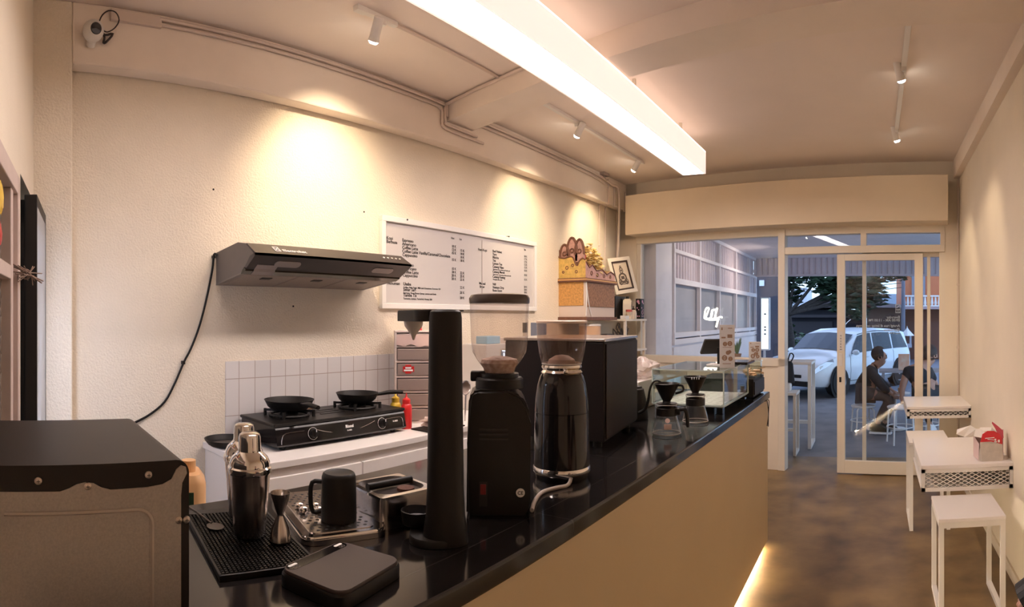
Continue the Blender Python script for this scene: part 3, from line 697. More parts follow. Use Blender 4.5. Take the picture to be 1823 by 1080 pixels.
# back counter
BX, BZ = -2.28, 0.875
t = thing('base_cabinet', 'white base cabinet under the stove along the left wall', 'cabinet', (-2.56, 2.5, 0))
MB().box((XL + .001, 1.30, .02), (BX - .02, 3.75, BZ - .04)).build('carcass', M_lam, t, world=True)
for k in range(4):
    y = 1.31 + k * .61; d = MB().box((BX - .02, y, .10), (BX - .003, y + .60, BZ - .075), bev=.002).build('door', M_lam, t, world=True)
o = MB().box((XL + .001, 1.285, BZ - .035), (BX, 3.76, BZ), bev=.004).build('worktop', M_lam); tag(o, 'white worktop carrying the black gas stove', 'worktop')
# stove
SX0, SX1, SY0, SY1 = -2.80, -2.455, 1.50, 2.37
t = thing('gas_stove', 'black two burner gas stove on the white worktop', 'stove', ((SX0 + SX1) / 2, (SY0 + SY1) / 2, BZ))
sw, sd = (SX1 - SX0) / 2, (SY1 - SY0) / 2
bm = MB(); bm.prism([(-sw, .02), (sw + .012, .02), (sw + .02, .03), (sw + .004, .105), (sw - .01, .125), (-sw, .13)], -sd, sd, 'y'); bm.build('body', M_blackg, t)
bm = MB(); bm.box((-sw - .01, -sd - .008, .118), (sw + .004, sd + .008, .134), bev=.006); bm.build('top_plate', M_black, t)
for k in range(3):
    MB().box((-sw + .10 + k * .055, -.07, .133), (-sw + .12 + k * .055, .09, .137), bev=.002).build('raised_rib', M_black, t)
for x in (-sw + .04, sw - .03):
    for y in (-sd + .06, sd - .06): bm = MB(); bm.cyl((x, y, 0), (x, y, .022), .016, n=12); bm.build('foot', M_black, t)
BUR = []
for yy, nm in ((-sd + .20, 'l'), (sd - .20, 'r')):
    bm = MB(); bm.lathe([(.05, .134), (.05, .150), (.036, .160), (.0, .160)], (-.01, yy, 0), 24); b = bm.build('burner', M_blackm, t, smooth=True)
    bm = MB(); bm.torus((-.01, yy, .143), .105, .008, n=28, m=6)
    for k in range(4):
        a = PI / 4 + k * PI / 2; c, s = math.cos(a), math.sin(a); bm.bar((-.01 + c * .05, yy + s * .05, .163), (-.01 + c * .135, yy + s * .135, .163), .012, .012); bm.bar((-.01 + c * .132, yy + s * .132, .134), (-.01 + c * .132, yy + s * .132, .170), .012, .012)
    bm.build('pan_support', M_blackm, b)
    q = Vector((sw + .012, yy + .02, .068)); kn = MB(); nd = Vector((.97, 0, .2)); kn.cyl(q, q + nd * .022, .024, .020, n=20); kn.bar(q + nd * .022 + Vector((0, 0, -.018)), q + nd * .022 + Vector((0, 0, .018)), .008, .014); kb = kn.build('knob', M_black, t)
    kn = MB(); kn.bar(q + nd * .031 + Vector((0, 0, .006)), q + nd * .031 + Vector((0, 0, .019)), .003, .002); kn.torus(q, .030, .0009, n=24, m=4, M=Matrix.Rotation(PI / 2 - .2, 4, 'Y')); kn.build('marking', M_whiteink, kb)
bm = MB(); pts = []
for k in range(21):
    f = k / 20; yy = -.20 + f * .40; pts.append((sw + .0165 - .012 * (1 - (2 * f - 1) ** 2) * 0 , yy, .088 - .035 * (1 - (2 * f - 1) ** 2)))
bm.tube([(sw + .012, y, z) if True else None for (_, y, z) in pts], .0016, n=5, smooth=1)
bm.tube([(sw + .022, -.41, .035), (sw + .017, -.405, .06), (sw + .012, -.38, .085), (sw + .012, -.27, .088)], .0014, n=5, smooth=3); bm.tube([(sw + .012, .28, .088), (sw + .012, .39, .088), (sw + .016, .41, .07), (sw + .022, .41, .035)], .0014, n=5, smooth=3)
bm.build('trim_line', M_steel, t)
sM = Matrix(((0, -.2, .98, sw + .013), (1, 0, 0, .0), (0, .98, .2, .078), (0, 0, 0, 1)))
bm = MB(); bm.text('Rinnai', .022, Matrix.Translation((.0005, -.005, -.005)) @ sM, ext=.001, bold=True); bm.text('RI-302S', .010, Matrix.Translation((.002, .005, -.022)) @ sM, ext=.001); bm.text('RI-302S', .012, Matrix.Translation((.002, .335, -.012)) @ sM, ext=.001); bm.build('lettering', M_whiteink, t)
ST = Vector(((SX0 + SX1) / 2, (SY0 + SY1) / 2, BZ))
def pan(lab, c, r, h, ang, hl, m=M_blackm, name='frying_pan'):
    t = thing(name, lab, 'pan', c, ang, 'frying pans on the gas stove' if name == 'frying_pan' else None)
    bm = MB(); bm.lathe([(0, 0), (r * .72, 0), (r * .86, h * .3), (r * .97, h * .9), (r, h), (r * .985, h), (r * .94, h * .85), (r * .82, h * .3), (r * .70, .004), (0, .004)], n=40); bm.build('bowl', m, t, smooth=True)
    bm = MB(); bm.tube([(r * .93, 0, h * .75), (r + .02, 0, h * .8), (r + hl * .5, 0, h * .95), (r + hl, 0, h * .9)], [.009, .010, .013, .011], n=10); bm.build('handle', M_black, t, smooth=True)
    return t
pz = BZ + .172
pan('black frying pan on the left burner of the stove', (ST.x - .01, ST.y - sd + .20, pz), .135, .05, math.radians(-5), .17)
pan('black frying pan on the right burner, handle towards the bottles', (ST.x - .01, ST.y + sd - .20, pz), .125, .05, math.radians(62), .15)
sk = onz(392, 793, BZ + .02)
t = thing('griddle_pan', 'shallow black griddle pan on the left end of the worktop', 'pan', (-2.70, 1.36, BZ + .001), .3)
bm = MB(); bm.lathe([(0, 0), (.085, 0), (.10, .012), (.115, .035), (.118, .036), (.116, .031), (.098, .008), (0, .006)], n=36); bm.build('bowl', M_blackm, t, smooth=True)
bm = MB(); bm.lathe([(0, .0065), (.075, .0065), (.078, .0085), (0, .0085)], n=30); bm.build('ribbed_plate', mat('griddle_grey', (.10, .085, .075), .5, noise=.3, nscale=90), t)
# scraps on the stove
fb = Vector((ST.x - .06, ST.y - .10, BZ + .1345))
bm = MB(); rnd = random.Random(11)
for k in range(7):
    M = Matrix.Translation(fb + Vector((rnd.uniform(-.02, .02), rnd.uniform(-.05, .05), .016 + .003 * k))) @ Matrix.Rotation(rnd.uniform(0, 3), 4, 'Z') @ Matrix.Rotation(rnd.uniform(-.3, .3), 4, 'X')
    bm.box((-.035, -.010, -.003), (.035, .010, .003), M, bev=.002)
o = bm.build('food_wrapper', mat('wrapper_tan', (.60, .33, .20), .6, color2=(.75, .62, .50), nscale=30)); tag(o, 'crumpled tan food wrapper on the stove between the pans', 'wrapper')
# sauce bottles
def sauce(lab, c, m, h=.20):
    t = thing('sauce_bottle', lab, 'bottle', c, 0, 'squeeze bottles right of the stove')
    bm = MB(); bm.lathe([(0, 0), (.030, 0), (.033, .01), (.033, h * .55), (.030, h * .66), (.023, h * .70)], n=24); bm.build('body', m, t, smooth=True)
    bm = MB(); bm.lathe([(.024, h * .70), (.024, h * .82), (.012, h * .86), (.006, h * .89), (.003, h), (0, h)], n=20); bm.build('nozzle_cap', m, t, smooth=True)
by = onz(705, 757, BZ); br = onz(724, 752, BZ + .02)
sauce('yellow mustard squeeze bottle right of the stove', Vector((-2.57, 2.412, 0)) + Vector((0, 0, BZ)), M_yellow, .215)
sauce('red ketchup squeeze bottle right of the stove', Vector((-2.50, 2.435, 0)) + Vector((0, 0, BZ)), M_red, .21)
# drawer tower
dy = onx(708, 650, -2.615).y
t = thing('drawer_tower', 'tall pale plastic drawer tower behind the squeeze bottles', 'drawer tower', (-2.665, 2.655, BZ + .0005), -.72)
nd_ = 6; dh = .094
bm = MB()
for k in range(nd_ + 1): bm.box((-.10, -.12, k * dh), (.10, .12, k * dh + .012), bev=.003)
for y in (-.12, .108): bm.box((-.10, y, 0), (.098, y + .012, nd_ * dh + .01))
bm.box((-.10, -.12, 0), (-.09, .12, nd_ * dh))
bm.build('frame', mat('pale_plastic', (.74, .62, .56), .4), t)
M_dr = glass('cloudy_plastic', (.75, .66, .62), .2, .6, .55, (.55, .42, .37))
for k in range(nd_):
    bm = MB(); bm.box((-.08, -.105, k * dh + .016), (.108, .105, (k + 1) * dh - .006), bev=.005); d = bm.build('drawer', M_dr, t)
    if k == 3:
        bm = MB(); bm.box((.1085, -.07, .32), (.110, .0, .355)); bm.box((.1085, -.055, .310), (.110, -.018, .365)); bm.build('sticker', M_red, d)
        bm = MB(); bm.box((.110, -.064, .325), (.1108, -.008, .335)); bm.box((.110, -.055, .340), (.1108, -.018, .350)); bm.build('lettering', M_whiteink, d)
bm = MB(); bm.prism([(-.11, nd_ * dh - .012), (-.11, nd_ * dh - .075), (-.06, nd_ * dh - .085), (-.02, nd_ * dh - .07), (.03, nd_ * dh - .09), (.07, nd_ * dh - .08), (.108, nd_ * dh - .09), (.108, nd_ * dh - .012)], .109, .111, 'x'); bm.build('torn_label', mat('torn_paper', (.72, .52, .46), .8), t)
bm = MB(); bm.lathe([(0, 0), (.022, 0), (.022, .02), (.018, .045), (.010, .050), (0, .05)], n=18); o = bm.build('red_tub', M_red, smooth=True); o.location = (-2.64, 2.68, BZ + nd_ * dh + .013); tag(o, 'small red tub on top of the drawer tower', 'tub')
# tray of scraps right of the stove
pp = onx(742, 768, -2.42)
t = thing('serving_tray', 'dark tray with crumpled wrappers right of the stove', 'tray', (-2.375, pp.y + .08, BZ + .001))
bm = MB(); bm.box((-.075, -.10, 0), (.09, .20, .008), bev=.003); bm.build('tray', M_blackm, t)
bm = MB(); rnd = random.Random(3)
for k in range(6): bm.box((-.04, -.03, -.002), (.04, .03, .002), Matrix.Translation((rnd.uniform(-.06, .06), rnd.uniform(-.05, .11), .03 + .008 * k)) @ Matrix.Rotation(rnd.uniform(0, 3), 4, 'Z') @ Matrix.Rotation(rnd.uniform(-.5, .5), 4, 'X'))
bm.build('wrappers', mat('wrapper_pale', (.66, .55, .5), .5, color2=(.4, .25, .2), nscale=25), t)
# things on the worktop further along
def bottle(lab, px, x, h, r, m, capm, name='syrup_bottle', cat='bottle', grp='bottles behind the grinders'):
    p = onx(px, 650, x); t = thing(name, lab, cat, (x, p.y, BZ), 0, grp)
    bm = MB(); bm.lathe([(0, 0), (r, 0), (r, h * .6), (r * .85, h * .70), (r * .42, h * .80), (r * .40, h * .9)], n=20); b = bm.build('body', m, t, smooth=True)
    bm = MB(); bm.lathe([(r * .46, h * .88), (r * .46, h), (0, h)], n=16); bm.build('cap', capm, t)
    bm = MB(); bm.lathe([(r * 1.01, h * .15), (r * 1.01, h * .5)], n=20, cap=False); bm.build('label', M_paper, b)
M_syr = mat('pale_syrup', (.72, .60, .45), .2); 
bottle('pale bottle with black cap behind the grinders, left of two', 934.5, -2.50, .62, .04, M_syr, M_blackm)
bottle('short pale bottle with black cap behind the grinders, right of two', 943, -2.42, .50, .04, M_white, M_blackm)
o = MB().box((-.03, -.07, 0), (.03, .07, .62), bev=.003).build('carton', mat('blue_grey_carton', (.22, .24, .30), .5)); o.location = (-2.50, onx(959, 640, -2.5).y, BZ); tag(o, 'blue grey carton standing between the two grinders', 'carton')
o = MB().box((-.12, -.10, 0), (.12, .12, .50), bev=.004).build('storage_box', M_white); o.location = (-2.66, onx(925, 640, -2.66).y, BZ); tag(o, 'white storage box behind the tall hopper grinder', 'box')
p = onx(866, 695, -2.60); o = MB().box((-.10, -.13, 0), (.12, .14, .47), bev=.004).build('paper_box', mat('pale_blue_box', (.66, .62, .58), .6)); o.location = (-2.62, p.y, BZ); tag(o, 'pale box behind the black hopper grinder, left side', 'box')
o = MB().box((-.05, -.08, 0), (.05, .08, .055), bev=.004).build('packet', mat('pale_blue', (.35, .55, .68), .5)); o.location = (-2.60, p.y + .02, BZ + .471); tag(o, 'light blue packet lying on the pale box', 'packet')
t = thing('strainer', 'small round mesh strainer leaning behind the black tower', 'strainer', onx(829, 690, -2.40) - Vector((0, 0, .10)))
Ms = Matrix.Rotation(PI / 2, 4, 'Y') @ Matrix.Rotation(.3, 4, 'X')
bm = MB(); bm.torus((0, 0, .10), .045, .003, n=24, m=6, M=Matrix.Rotation(PI / 2, 4, 'Y')); bm.build('rim', M_steel, t, smooth=True)
bm = MB(); bm.lathe([(.044, 0), (.030, -.014), (.0, -.02)], n=24, M=Matrix.Translation((0, 0, .10)) @ Matrix.Rotation(PI / 2, 4, 'Y'), cap=False); bm.build('mesh', mat('fine_mesh', (.35, .27, .23), .5, .5), t, smooth=True)
bm = MB(); bm.bar((0, 0, .055), (-.01, .0, -.20), .012, .004); bm.build('handle', M_steel, t)
p = t.location
# jerrycan on a crate between the counters
jc = Vector((-2.02, .70, 0)); jc = atr(302, 860, 2.15); jx, jy = jc.x, jc.y
o = MB().box((-.17, -.17, 0), (.17, .17, .57), bev=.01).build('crate', M_blackm); o.location = (jx, jy, 0); tag(o, 'black crate under the cream jerrycan below the counter', 'crate')
t = thing('jerrycan', 'cream plastic jerrycan with a dark green label behind the oven', 'jerrycan', (jx, jy, .571), math.atan2(-jy, -jx))
bm = MB(); bm.rrect(.085, .13, .035, 0, .40, bev=.03); bm.build('body', mat('cream_plastic', (.72, .42, .20), .45, noise=.06, nscale=8), t, smooth=True)
bm = MB(); bm.box((-.0, -.09, .395), (.03, .02, .46), bev=.01); bm.build('grip', mat('cream_plastic', (.72, .42, .20)), t)
bm = MB(); bm.cyl((0, .07, .40), (0, .07, .44), .026); bm.build('cap', mat('cream_plastic', (.72, .42, .20)), t)
bm = MB(); bm.box((.0845, -.08, .20), (.0865, .085, .345)); lb = bm.build('label', mat('dark_green', (.02, .06, .03), .5), t)
bm = MB(); bm.box((.0862, -.065, .21), (.0872, .055, .33)); bm.build('label_panel', mat('label_yellow', (.80, .55, .25), .5, color2=(.6, .1, .05), nscale=14), lb)

# ================================================================== service counter
CX0, CX1, CY0, CY1, CZ = -1.42, -0.70, 0.10, 3.86, 1.04
t = thing('service_counter', 'long cream fronted service counter running towards the shop front', 'counter', ((CX0 + CX1) / 2, (CY0 + CY1) / 2, 0))
MB().box((CX1 - .035, CY0, .055), (CX1 - .012, CY1 - .012, CZ - .045), bev=.002).build('front_panel', M_panel, t, world=True)
MB().box((CX0 + .02, CY1 - .035, .055), (CX1 - .036, CY1 - .013, CZ - .045), bev=.002).build('end_panel', M_panel, t, world=True)
bm = MB(); bm.box((CX0 + .02, CY0 + .02, .0), (CX1 - .075, CY1 - .04, .05)); bm.box((CX0 + .02, CY0 + .02, .05), (CX0 + .04, CY1 - .04, CZ - .045)); bm.box((CX0 + .04, CY0 + .02, .05), (CX1 - .04, CY1 - .04, .07))
bm.build('carcass', mat('counter_inside', (.25, .22, .19), .7), t, world=True)
MB().box((CX1 - .072, CY0 + .05, .022), (CX1 - .060, CY1 - .02, .040)).build('strip_light', M_strip, t, world=True)
o = MB().box((CX0, CY0, CZ - .044), (CX1, CY1, CZ), bev=.006).build('countertop', M_granite); tag(o, 'glossy black stone countertop with thin joints on the service counter', 'countertop')
def onc(px, py, z=None): return onz(px, py, CZ if z is None else z)

# oven (its back plate faces the aisle)
pn, pf = Vector((-.875, .372, 0)), Vector((-.91, .02, 0)); ax = (pn - pf).normalized(); ux = Vector((ax.y, -ax.x, 0))   # ux points to the aisle
OA = math.atan2(ax.x, -ax.y)
OL, OD, OH = .335, .40, .262
oc = pn - ax * (OL / 2) - ux * (OD / 2)
RO = math.atan2(ux.y, ux.x)
t = thing('toaster_oven', 'grey toaster oven with a black top on the near end of the counter', 'oven', (oc.x, oc.y, CZ), RO)
hx, hy = OD / 2, OL / 2
def outline(y0, y1, z0, z1, r, n=6):
    pts = [(y0, z0), (y1, z0)]
    for k in range(n + 1): a = PI / 2 * k / n; pts.append((y1 - r + r * math.cos(a), z1 - r + r * math.sin(a)))
    for k in range(n + 1): a = PI / 2 + PI / 2 * k / n; pts.append((y0 + r + r * math.cos(a), z1 - r + r * math.sin(a)))
    return pts
bm = MB(); bm.prism(outline(-hy, hy, .018, OH, .022), -hx, hx, 'x'); bm.build('shell', mat('oven_black', (.024, .019, .017), .42, spec=.25), t, smooth=True)
# back plate with wavy top edge
bp = [(-hy + .014, .02), (hy - .014, .02), (hy - .014, .205)]
bp += [(hy - .012, .225), (hy - .004, .24), (hy - .006, .25), (hy - .014, .253), (hy - .022, .247), (hy - .030, .232), (hy - .045, .225), (hy - .07, .222), (.015, .2215), (-.0, .226), (-.012, .233), (-.025, .2345), (-.038, .232), (-.05, .226), (-.064, .2215), (-hy + .014, .222)]
dy_ = hy - .124  # the bump sits left of the middle
bp2 = [(y + (dy_ - .02 if -.07 < y < .02 else 0), z) for y, z in bp]
bm = MB(); bm.prism(bp2, hx - .001, hx + .002, 'x'); bpl = bm.build('back_plate', M_galv, t)
bm = MB(); pts = []
ro = .025
for k in range(7): a = PI / 2 - PI / 2 * k / 6; pts.append((hx + .002, hy - .062 - ro + ro * math.cos(a), .188 - ro + ro * math.sin(a)))
loop = [(hx + .002, -hy + .04, .188)] + pts + [(hx + .002, hy - .062, .03)]
bm.tube(loop, .0035, n=6, smooth=1); bm.build('pressed_rib', M_galvr, bpl, smooth=True)
for y, z in ((hy - .068, .2415), (hy - .165, .2285), (hy - .242, .2385), (hy - .005, .165), (hy - .018, .165)):
    bm = MB(); bm.lathe([(.0062, 0), (.0058, .002), (.003, .0042), (0, .0045)], n=16, M=Matrix.Translation((hx + .001, y, z)) @ Matrix.Rotation(PI / 2, 4, 'Y')); sc_ = bm.build('screw', M_screw, t, smooth=True)
    bm = MB(); bm.bar((hx + .0050, y - .0028, z), (hx + .0050, y + .0028, z), .0009, .0012); bm.bar((hx + .0050, y, z - .0028), (hx + .0050, y, z + .0028), .0009, .0012); bm.build('slot', M_ink, sc_)
bm = MB()
for x in (-hx + .03, hx - .03):
    for y in (-hy + .04, hy - .04): pass
for x in (-hx + .03, hx - .03):
    for y in (-hy + .04, hy - .04):
        bm = MB(); bm.cyl((x, y, 0), (x, y, .02), .014, n=12); bm.build('foot', M_black, t)

# bar mat
A_, B_, C_ = Vector((-1.350, .560, 0)), Vector((-.98, .478, 0)), Vector((-.968, .640, 0))
ma = math.atan2((B_ - A_).y, (B_ - A_).x)
mw, mh = (B_ - A_).length, .20
t = thing('bar_mat', 'black rubber bar mat with small pegs under the steel shakers', 'bar mat', (A_.x, A_.y, CZ + .0005), ma)
bm = MB(); bm.box((0, 0, 0), (mw, mh, .004)); 
for lo, hi in (((0, 0, 0), (mw, .006, .011)), ((0, mh - .006, 0), (mw, mh, .011)), ((0, 0, 0), (.03, mh, .010)), ((mw - .006, 0, 0), (mw, mh, .011))): bm.box(lo, hi, bev=.001)
bm.build('base', M_black, t)
bm = MB(); ny = 22; nx = 40
for i in range(nx):
    for j in range(ny):
        x = .036 + i * (mw - .05) / (nx - 1); y = .010 + j * (mh - .02) / (ny - 1)
        bm.box((x - .0025, y - .0025, .003), (x + .0025, y + .0025, .010))
o = bm.build('pegs', M_black, t); o['kind'] = 'stuff'

def shaker(lab, c, ang, k=1.0):
    t = thing('cocktail_shaker', lab, 'cocktail shaker', (c.x, c.y, CZ + .0115), ang, 'steel shakers on the bar mat')
    s = k
    bm = MB(); bm.lathe([(0, 0), (.034 * s, 0), (.036 * s, .004), (.042 * s, .09), (.046 * s, .135), (.047 * s, .138), (.047 * s, .145)], n=40); bm.build('tin', M_steel, t, smooth=True)
    bm = MB(); bm.lathe([(.0475 * s, .136), (.049 * s, .140), (.049 * s, .150), (.0455 * s, .153), (.0455 * s, .160), (.040 * s, .172), (.028 * s, .184), (.0245 * s, .187), (.024 * s, .19)], n=40, cap=False); bm.build('strainer_top', M_chrome, t, smooth=True)
    bm = MB(); bm.lathe([(.0255 * s, .183), (.0265 * s, .186), (.0255 * s, .190), (.0245 * s, .216), (.0225 * s, .222), (.017 * s, .2255), (0, .2265)], n=36); bm.build('cap', M_chrome, t, smooth=True)
    return t
shaker('steel cocktail shaker nearest the viewer on the bar mat', Vector((-1.139, .630, 0)), 0)
shaker('steel cocktail shaker half hidden behind the nearer one', Vector((-1.243, .672, 0)), 1, 1.0)
sp = onc(383, 938, CZ + .012)
t = thing('bar_spoon', 'flat dark bar spoon lying on the bar mat', 'spoon', (sp.x, sp.y, CZ + .0115))
bm = MB(); bm.lathe([(0, .0), (.022, .001), (.024, .003), (.0, .004)], n=24, sy=.8); bm.build('bowl', mat('dark_steel', (.16, .14, .13), .4, .7), t, smooth=True)
bm = MB(); bm.tube([(-.02, 0, .003), (-.09, -.005, .008), (-.17, -.018, .012)], .0028, n=8); bm.build('handle', mat('dark_steel', (.16, .14, .13)), t, smooth=True)
jg = Vector((-1.040, .648, 0)); jg = atr(499, 970, 1.262)
t = thing('jigger', 'steel hourglass jigger beside the shakers', 'jigger', (jg.x, jg.y, CZ + .0115 if False else CZ + .0117))
bm = MB(); bm.lathe([(.0215, 0), (.0235, .002), (.0195, .030), (.008, .053), (.0075, .058), (.009, .062), (.0185, .088), (.0215, .104), (.0205, .104), (.0175, .088), (.007, .064), (0, .064)], n=36, cap=False); bm.build('cups', M_steel, t, smooth=True)
# drip tray
P0 = Vector((-1.034, .705, 0)); P1 = Vector((-.972, .893, 0)); ay = (P1 - P0).normalized(); axx = Vector((-ay.y, ay.x, 0)); tl_, td_ = (P1 - P0).length, .34
cc_ = (P0 + P1) / 2 + axx * td_ / 2
t = thing('drip_tray', 'steel drip tray with a perforated plate under the black pitcher', 'drip tray', (cc_.x, cc_.y, CZ + .0005), math.atan2(ay.y, ay.x))
bm = MB(); bm.rrect(tl_ / 2, td_ / 2, .03, 0, .012)
bm.build('pan', M_steel, t, smooth=True)
bm = MB(); bm.rrect(tl_ / 2 - .002, td_ / 2 - .002, .028, .012, .018, bev=.003); bm.build('rim', M_chrome, t, smooth=True)
bm = MB(); bm.rrect(tl_ / 2 - .022, td_ / 2 - .022, .02, .0182, .0196); pl = bm.build('perforated_plate', M_steel, t)
bm = MB()
for i in range(-4, 5):
    for j in range(-8, 9):
        x = i * .0185 + (.009 if j % 2 else 0); y = j * .0165
        if abs(x) < tl_ / 2 - .03 and abs(y) < td_ / 2 - .032: bm.cyl((x, y, .0195), (x, y, .0200), .0042, n=10)
o = bm.build('holes', M_ink, pl); o['kind'] = 'stuff'
pt = onc(602, 946, CZ + .03); pt = atr(603, 940, 1.372)
t = thing('milk_pitcher', 'matte black milk pitcher standing upside down on the drip tray', 'pitcher', (pt.x, pt.y, CZ + .0205))
bm = MB(); bm.lathe([(.041, 0), (.042, .004), (.0415, .05), (.040, .10), (.037, .108), (.034, .110), (.030, .1075), (0, .107)], n=40); bm.build('body', M_blackm, t, smooth=True)
hd = Vector((-.86, -.5, 0)); hd = (ray(540, 940).cross(Vector((0, 0, 1)))).normalized() * -1
bm = MB(); c0 = hd * .040; bm.tube([c0 + Vector((0, 0, .088)), c0 + hd * .022 + Vector((0, 0, .086)), c0 + hd * .026 + Vector((0, 0, .05)), c0 + hd * .020 + Vector((0, 0, .018)), c0 * .98 + Vector((0, 0, .020))], .0055, n=10); bm.build('handle', M_blackm, t, smooth=True)
q = atr(548, 925, 1.43)
t = thing('measuring_spoons', 'small ring of steel measuring spoons on the drip tray', 'measuring spoons', (q.x, q.y, CZ + .0202))
for k, (dx, dy2) in enumerate(((-.022, -.01), (.008, -.018), (.0, .022), (.03, .012))):
    bm = MB(); bm.sphere((dx, dy2, .009), .011, n=14, sz=.8); b = bm.build('spoon_bowl', M_chrome, t, smooth=True)
    bm = MB(); bm.tube([(dx, dy2, .012), (dx * .3 + .01, dy2 * .3 + .02, .006), (.02, .05, .004)], .0022, n=6); bm.build('handle', M_steel, b, smooth=True)
# scale
SC = [Vector((-.93, .594, 0)), Vector((-.961, .793, 0)), Vector((-.788, .743, 0)), Vector((-.781, .565, 0))]
c = sum(SC, Vector()) / 4; sa = math.atan2((SC[1] - SC[0]).y, (SC[1] - SC[0]).x)
t = thing('digital_scale', 'flat black digital coffee scale at the near edge of the countertop', 'scale', (c.x, c.y, CZ + .0005), sa + .06)
bm = MB(); bm.rrect(.094, .080, .028, 0, .024, bev=.004); bm.build('base', M_black, t, smooth=True)
bm = MB(); bm.rrect(.090, .0765, .026, .024, .030, bev=.002); bm.build('platform', mat('scale_brown', (.050, .034, .032), .45), t, smooth=True)
bm = MB(); bm.rrect(.082, .012, .012, .0302, .0306, Matrix.Translation((0, .060, 0))); bm.build('control_strip', M_blackg, t)
for x in (-.065, .065):
    bm = MB(); bm.rrect(.011, .0035, .003, .0307, .0312, Matrix.Translation((x, .064, 0))); bm.build('button', M_whiteink, t)
    bm = MB(); bm.torus((x - .004, .0535, .0308), .0035, .0004, n=16, m=4); bm.torus((x + .004, .0535, .0308), .0035, .0004, n=16, m=4); bm.build('marking', mat('grey_ink', (.25, .22, .21), .6), t)
# knock box
KC = [Vector((-.97, .866, 0)), Vector((-1.106, .907, 0)), Vector((-1.134, 1.065, 0)), Vector((-.966, 1.013, 0))]
c = sum(KC, Vector()) / 4 + Vector((-.02, .02, 0)); ka = math.atan2((KC[3] - KC[0]).y, (KC[3] - KC[0]).x) - .12
t = thing('knock_box', 'square steel knock box with a dark bar across its opening', 'knock box', (c.x, c.y, CZ + .0005), ka + PI / 2 - PI / 2)
hs = .080; kz = .078
bm = MB(); bm.rrect(hs - .006, hs - .006, .02, 0, kz - .008)
bm2 = bm; bm.build('pan', M_steel, t, smooth=True)
bm = MB()
# rim: a frame with a rounded opening
n = 8; outer = []; inner = []
for cx, cy2, a0 in ((1, 1, 0), (-1, 1, PI / 2), (-1, -1, PI), (1, -1, 1.5 * PI)):
    for k in range(n + 1):
        a = a0 + PI / 2 * k / n
        outer.append((cx * (hs - .008) + .008 * math.cos(a), cy2 * (hs - .008) + .008 * math.sin(a))); inner.append((cx * (hs - .048) + .036 * math.cos(a), cy2 * (hs - .048) + .036 * math.sin(a)))
N = len(outer); V = [(x, y, kz - .006) for x, y in outer] + [(x, y, kz) for x, y in outer] + [(x, y, kz + .001) for x, y in inner] + [(x, y, kz - .060) for x, y in inner]
bm._add(V, [(i, (i + 1) % N, N + (i + 1) % N, N + i) for i in range(N)] + [(N + i, N + (i + 1) % N, 2 * N + (i + 1) % N, 2 * N + i) for i in range(N)])
bm.build('rim', M_chrome, t, smooth=True)
bm = MB(); bm._add([(x, y, kz + .0005) for x, y in inner] + [(x * .9, y * .9, kz - .0075) for x, y in inner], [(i, (i + 1) % N, N + (i + 1) % N, N + i) for i in range(N)] + [tuple(range(N, 2 * N))]); bm.build('well', mat('well_dark', (.035, .025, .022), .4, .4), t, smooth=True)
bm = MB(); bm.cyl((-hs + .015, 0.005, kz + .004), (hs - .015, 0.005, kz + .004), .009, n=14); bm.build('knock_bar', M_blackm, t, smooth=True)
bm = MB(); bm.lathe([(0, 0), (.022, 0), (.021, .006), (0, .008)], (.02, -.035, kz - .0065), n=20); bm.build('coffee_puck', mat('coffee_brown', (.12, .05, .035), .9, noise=.3, nscale=200), t)

# pour over tower: column, arm with a nozzle, base and cup
tc_ = atr(793, 930, 1.285); tdir = Vector((tc_.x, tc_.y, 0)).normalized(); left = Vector((-tdir.y, tdir.x, 0))
t = thing('pour_over_machine', 'tall black column brewer with a side arm at the counter edge', 'coffee brewer', (tc_.x, tc_.y, CZ + .0005), math.atan2(tdir.y, tdir.x))
# local x points away from the viewer, y to the viewer's left
bm = MB(); MC = Matrix.Identity(4)
prof = [(.050, 0), (.048, .03), (.043, .06), (.0405, .12), (.038, .30), (.036, .49), (.034, .5035), (.028, .508), (0, .5085)]
bm.lathe(prof, n=44, sx=.8, sy=1.0); bm.build('column', M_blackm, t, smooth=True)
bm = MB(); bm.rrect(.095, .058, .05, 0, .016, Matrix.Translation((.052, .022, 0)), bev=.004); bm.build('base', M_blackm, t, smooth=True)
bm = MB(); bm.rrect(.10, .034, .033, .482, .508, Matrix.Translation((.105, .062, 0)) @ Matrix.Rotation(.35, 4, 'Z'), bev=.004); am = bm.build('arm', M_blackm, t, smooth=True)
bm = MB(); bm.lathe([(.024, .482), (.022, .470), (.006, .448), (.002, .436), (0, .436)], (.148, .078, 0), n=22); bm.build('nozzle', mat('frosted_white', (.80, .74, .70), .4), t, smooth=True)
bm = MB(); bm.lathe([(0, .0205), (.030, .0205), (.033, .024), (.036, .052), (.034, .053), (.031, .030), (0, .030)], (.055, .066, 0), n=30); bm.build('cup_holder', M_blackm, t, smooth=True)
bm = MB(); bm.lathe([(0, .0305), (.0305, .0305), (.0305, .034), (0, .034)], (.055, .066, 0), n=28); bm.build('cup_lining', mat('cup_grey', (.45, .42, .45), .5), t)

# big hopper grinder
g = atr(889, 915, 1.525); gd = Vector((g.x, g.y, 0)).normalized()
t = thing('hopper_grinder', 'tall black coffee grinder with a large clear hopper beside the black column', 'coffee grinder', (g.x, g.y, CZ + .0005), math.atan2(gd.y, gd.x))
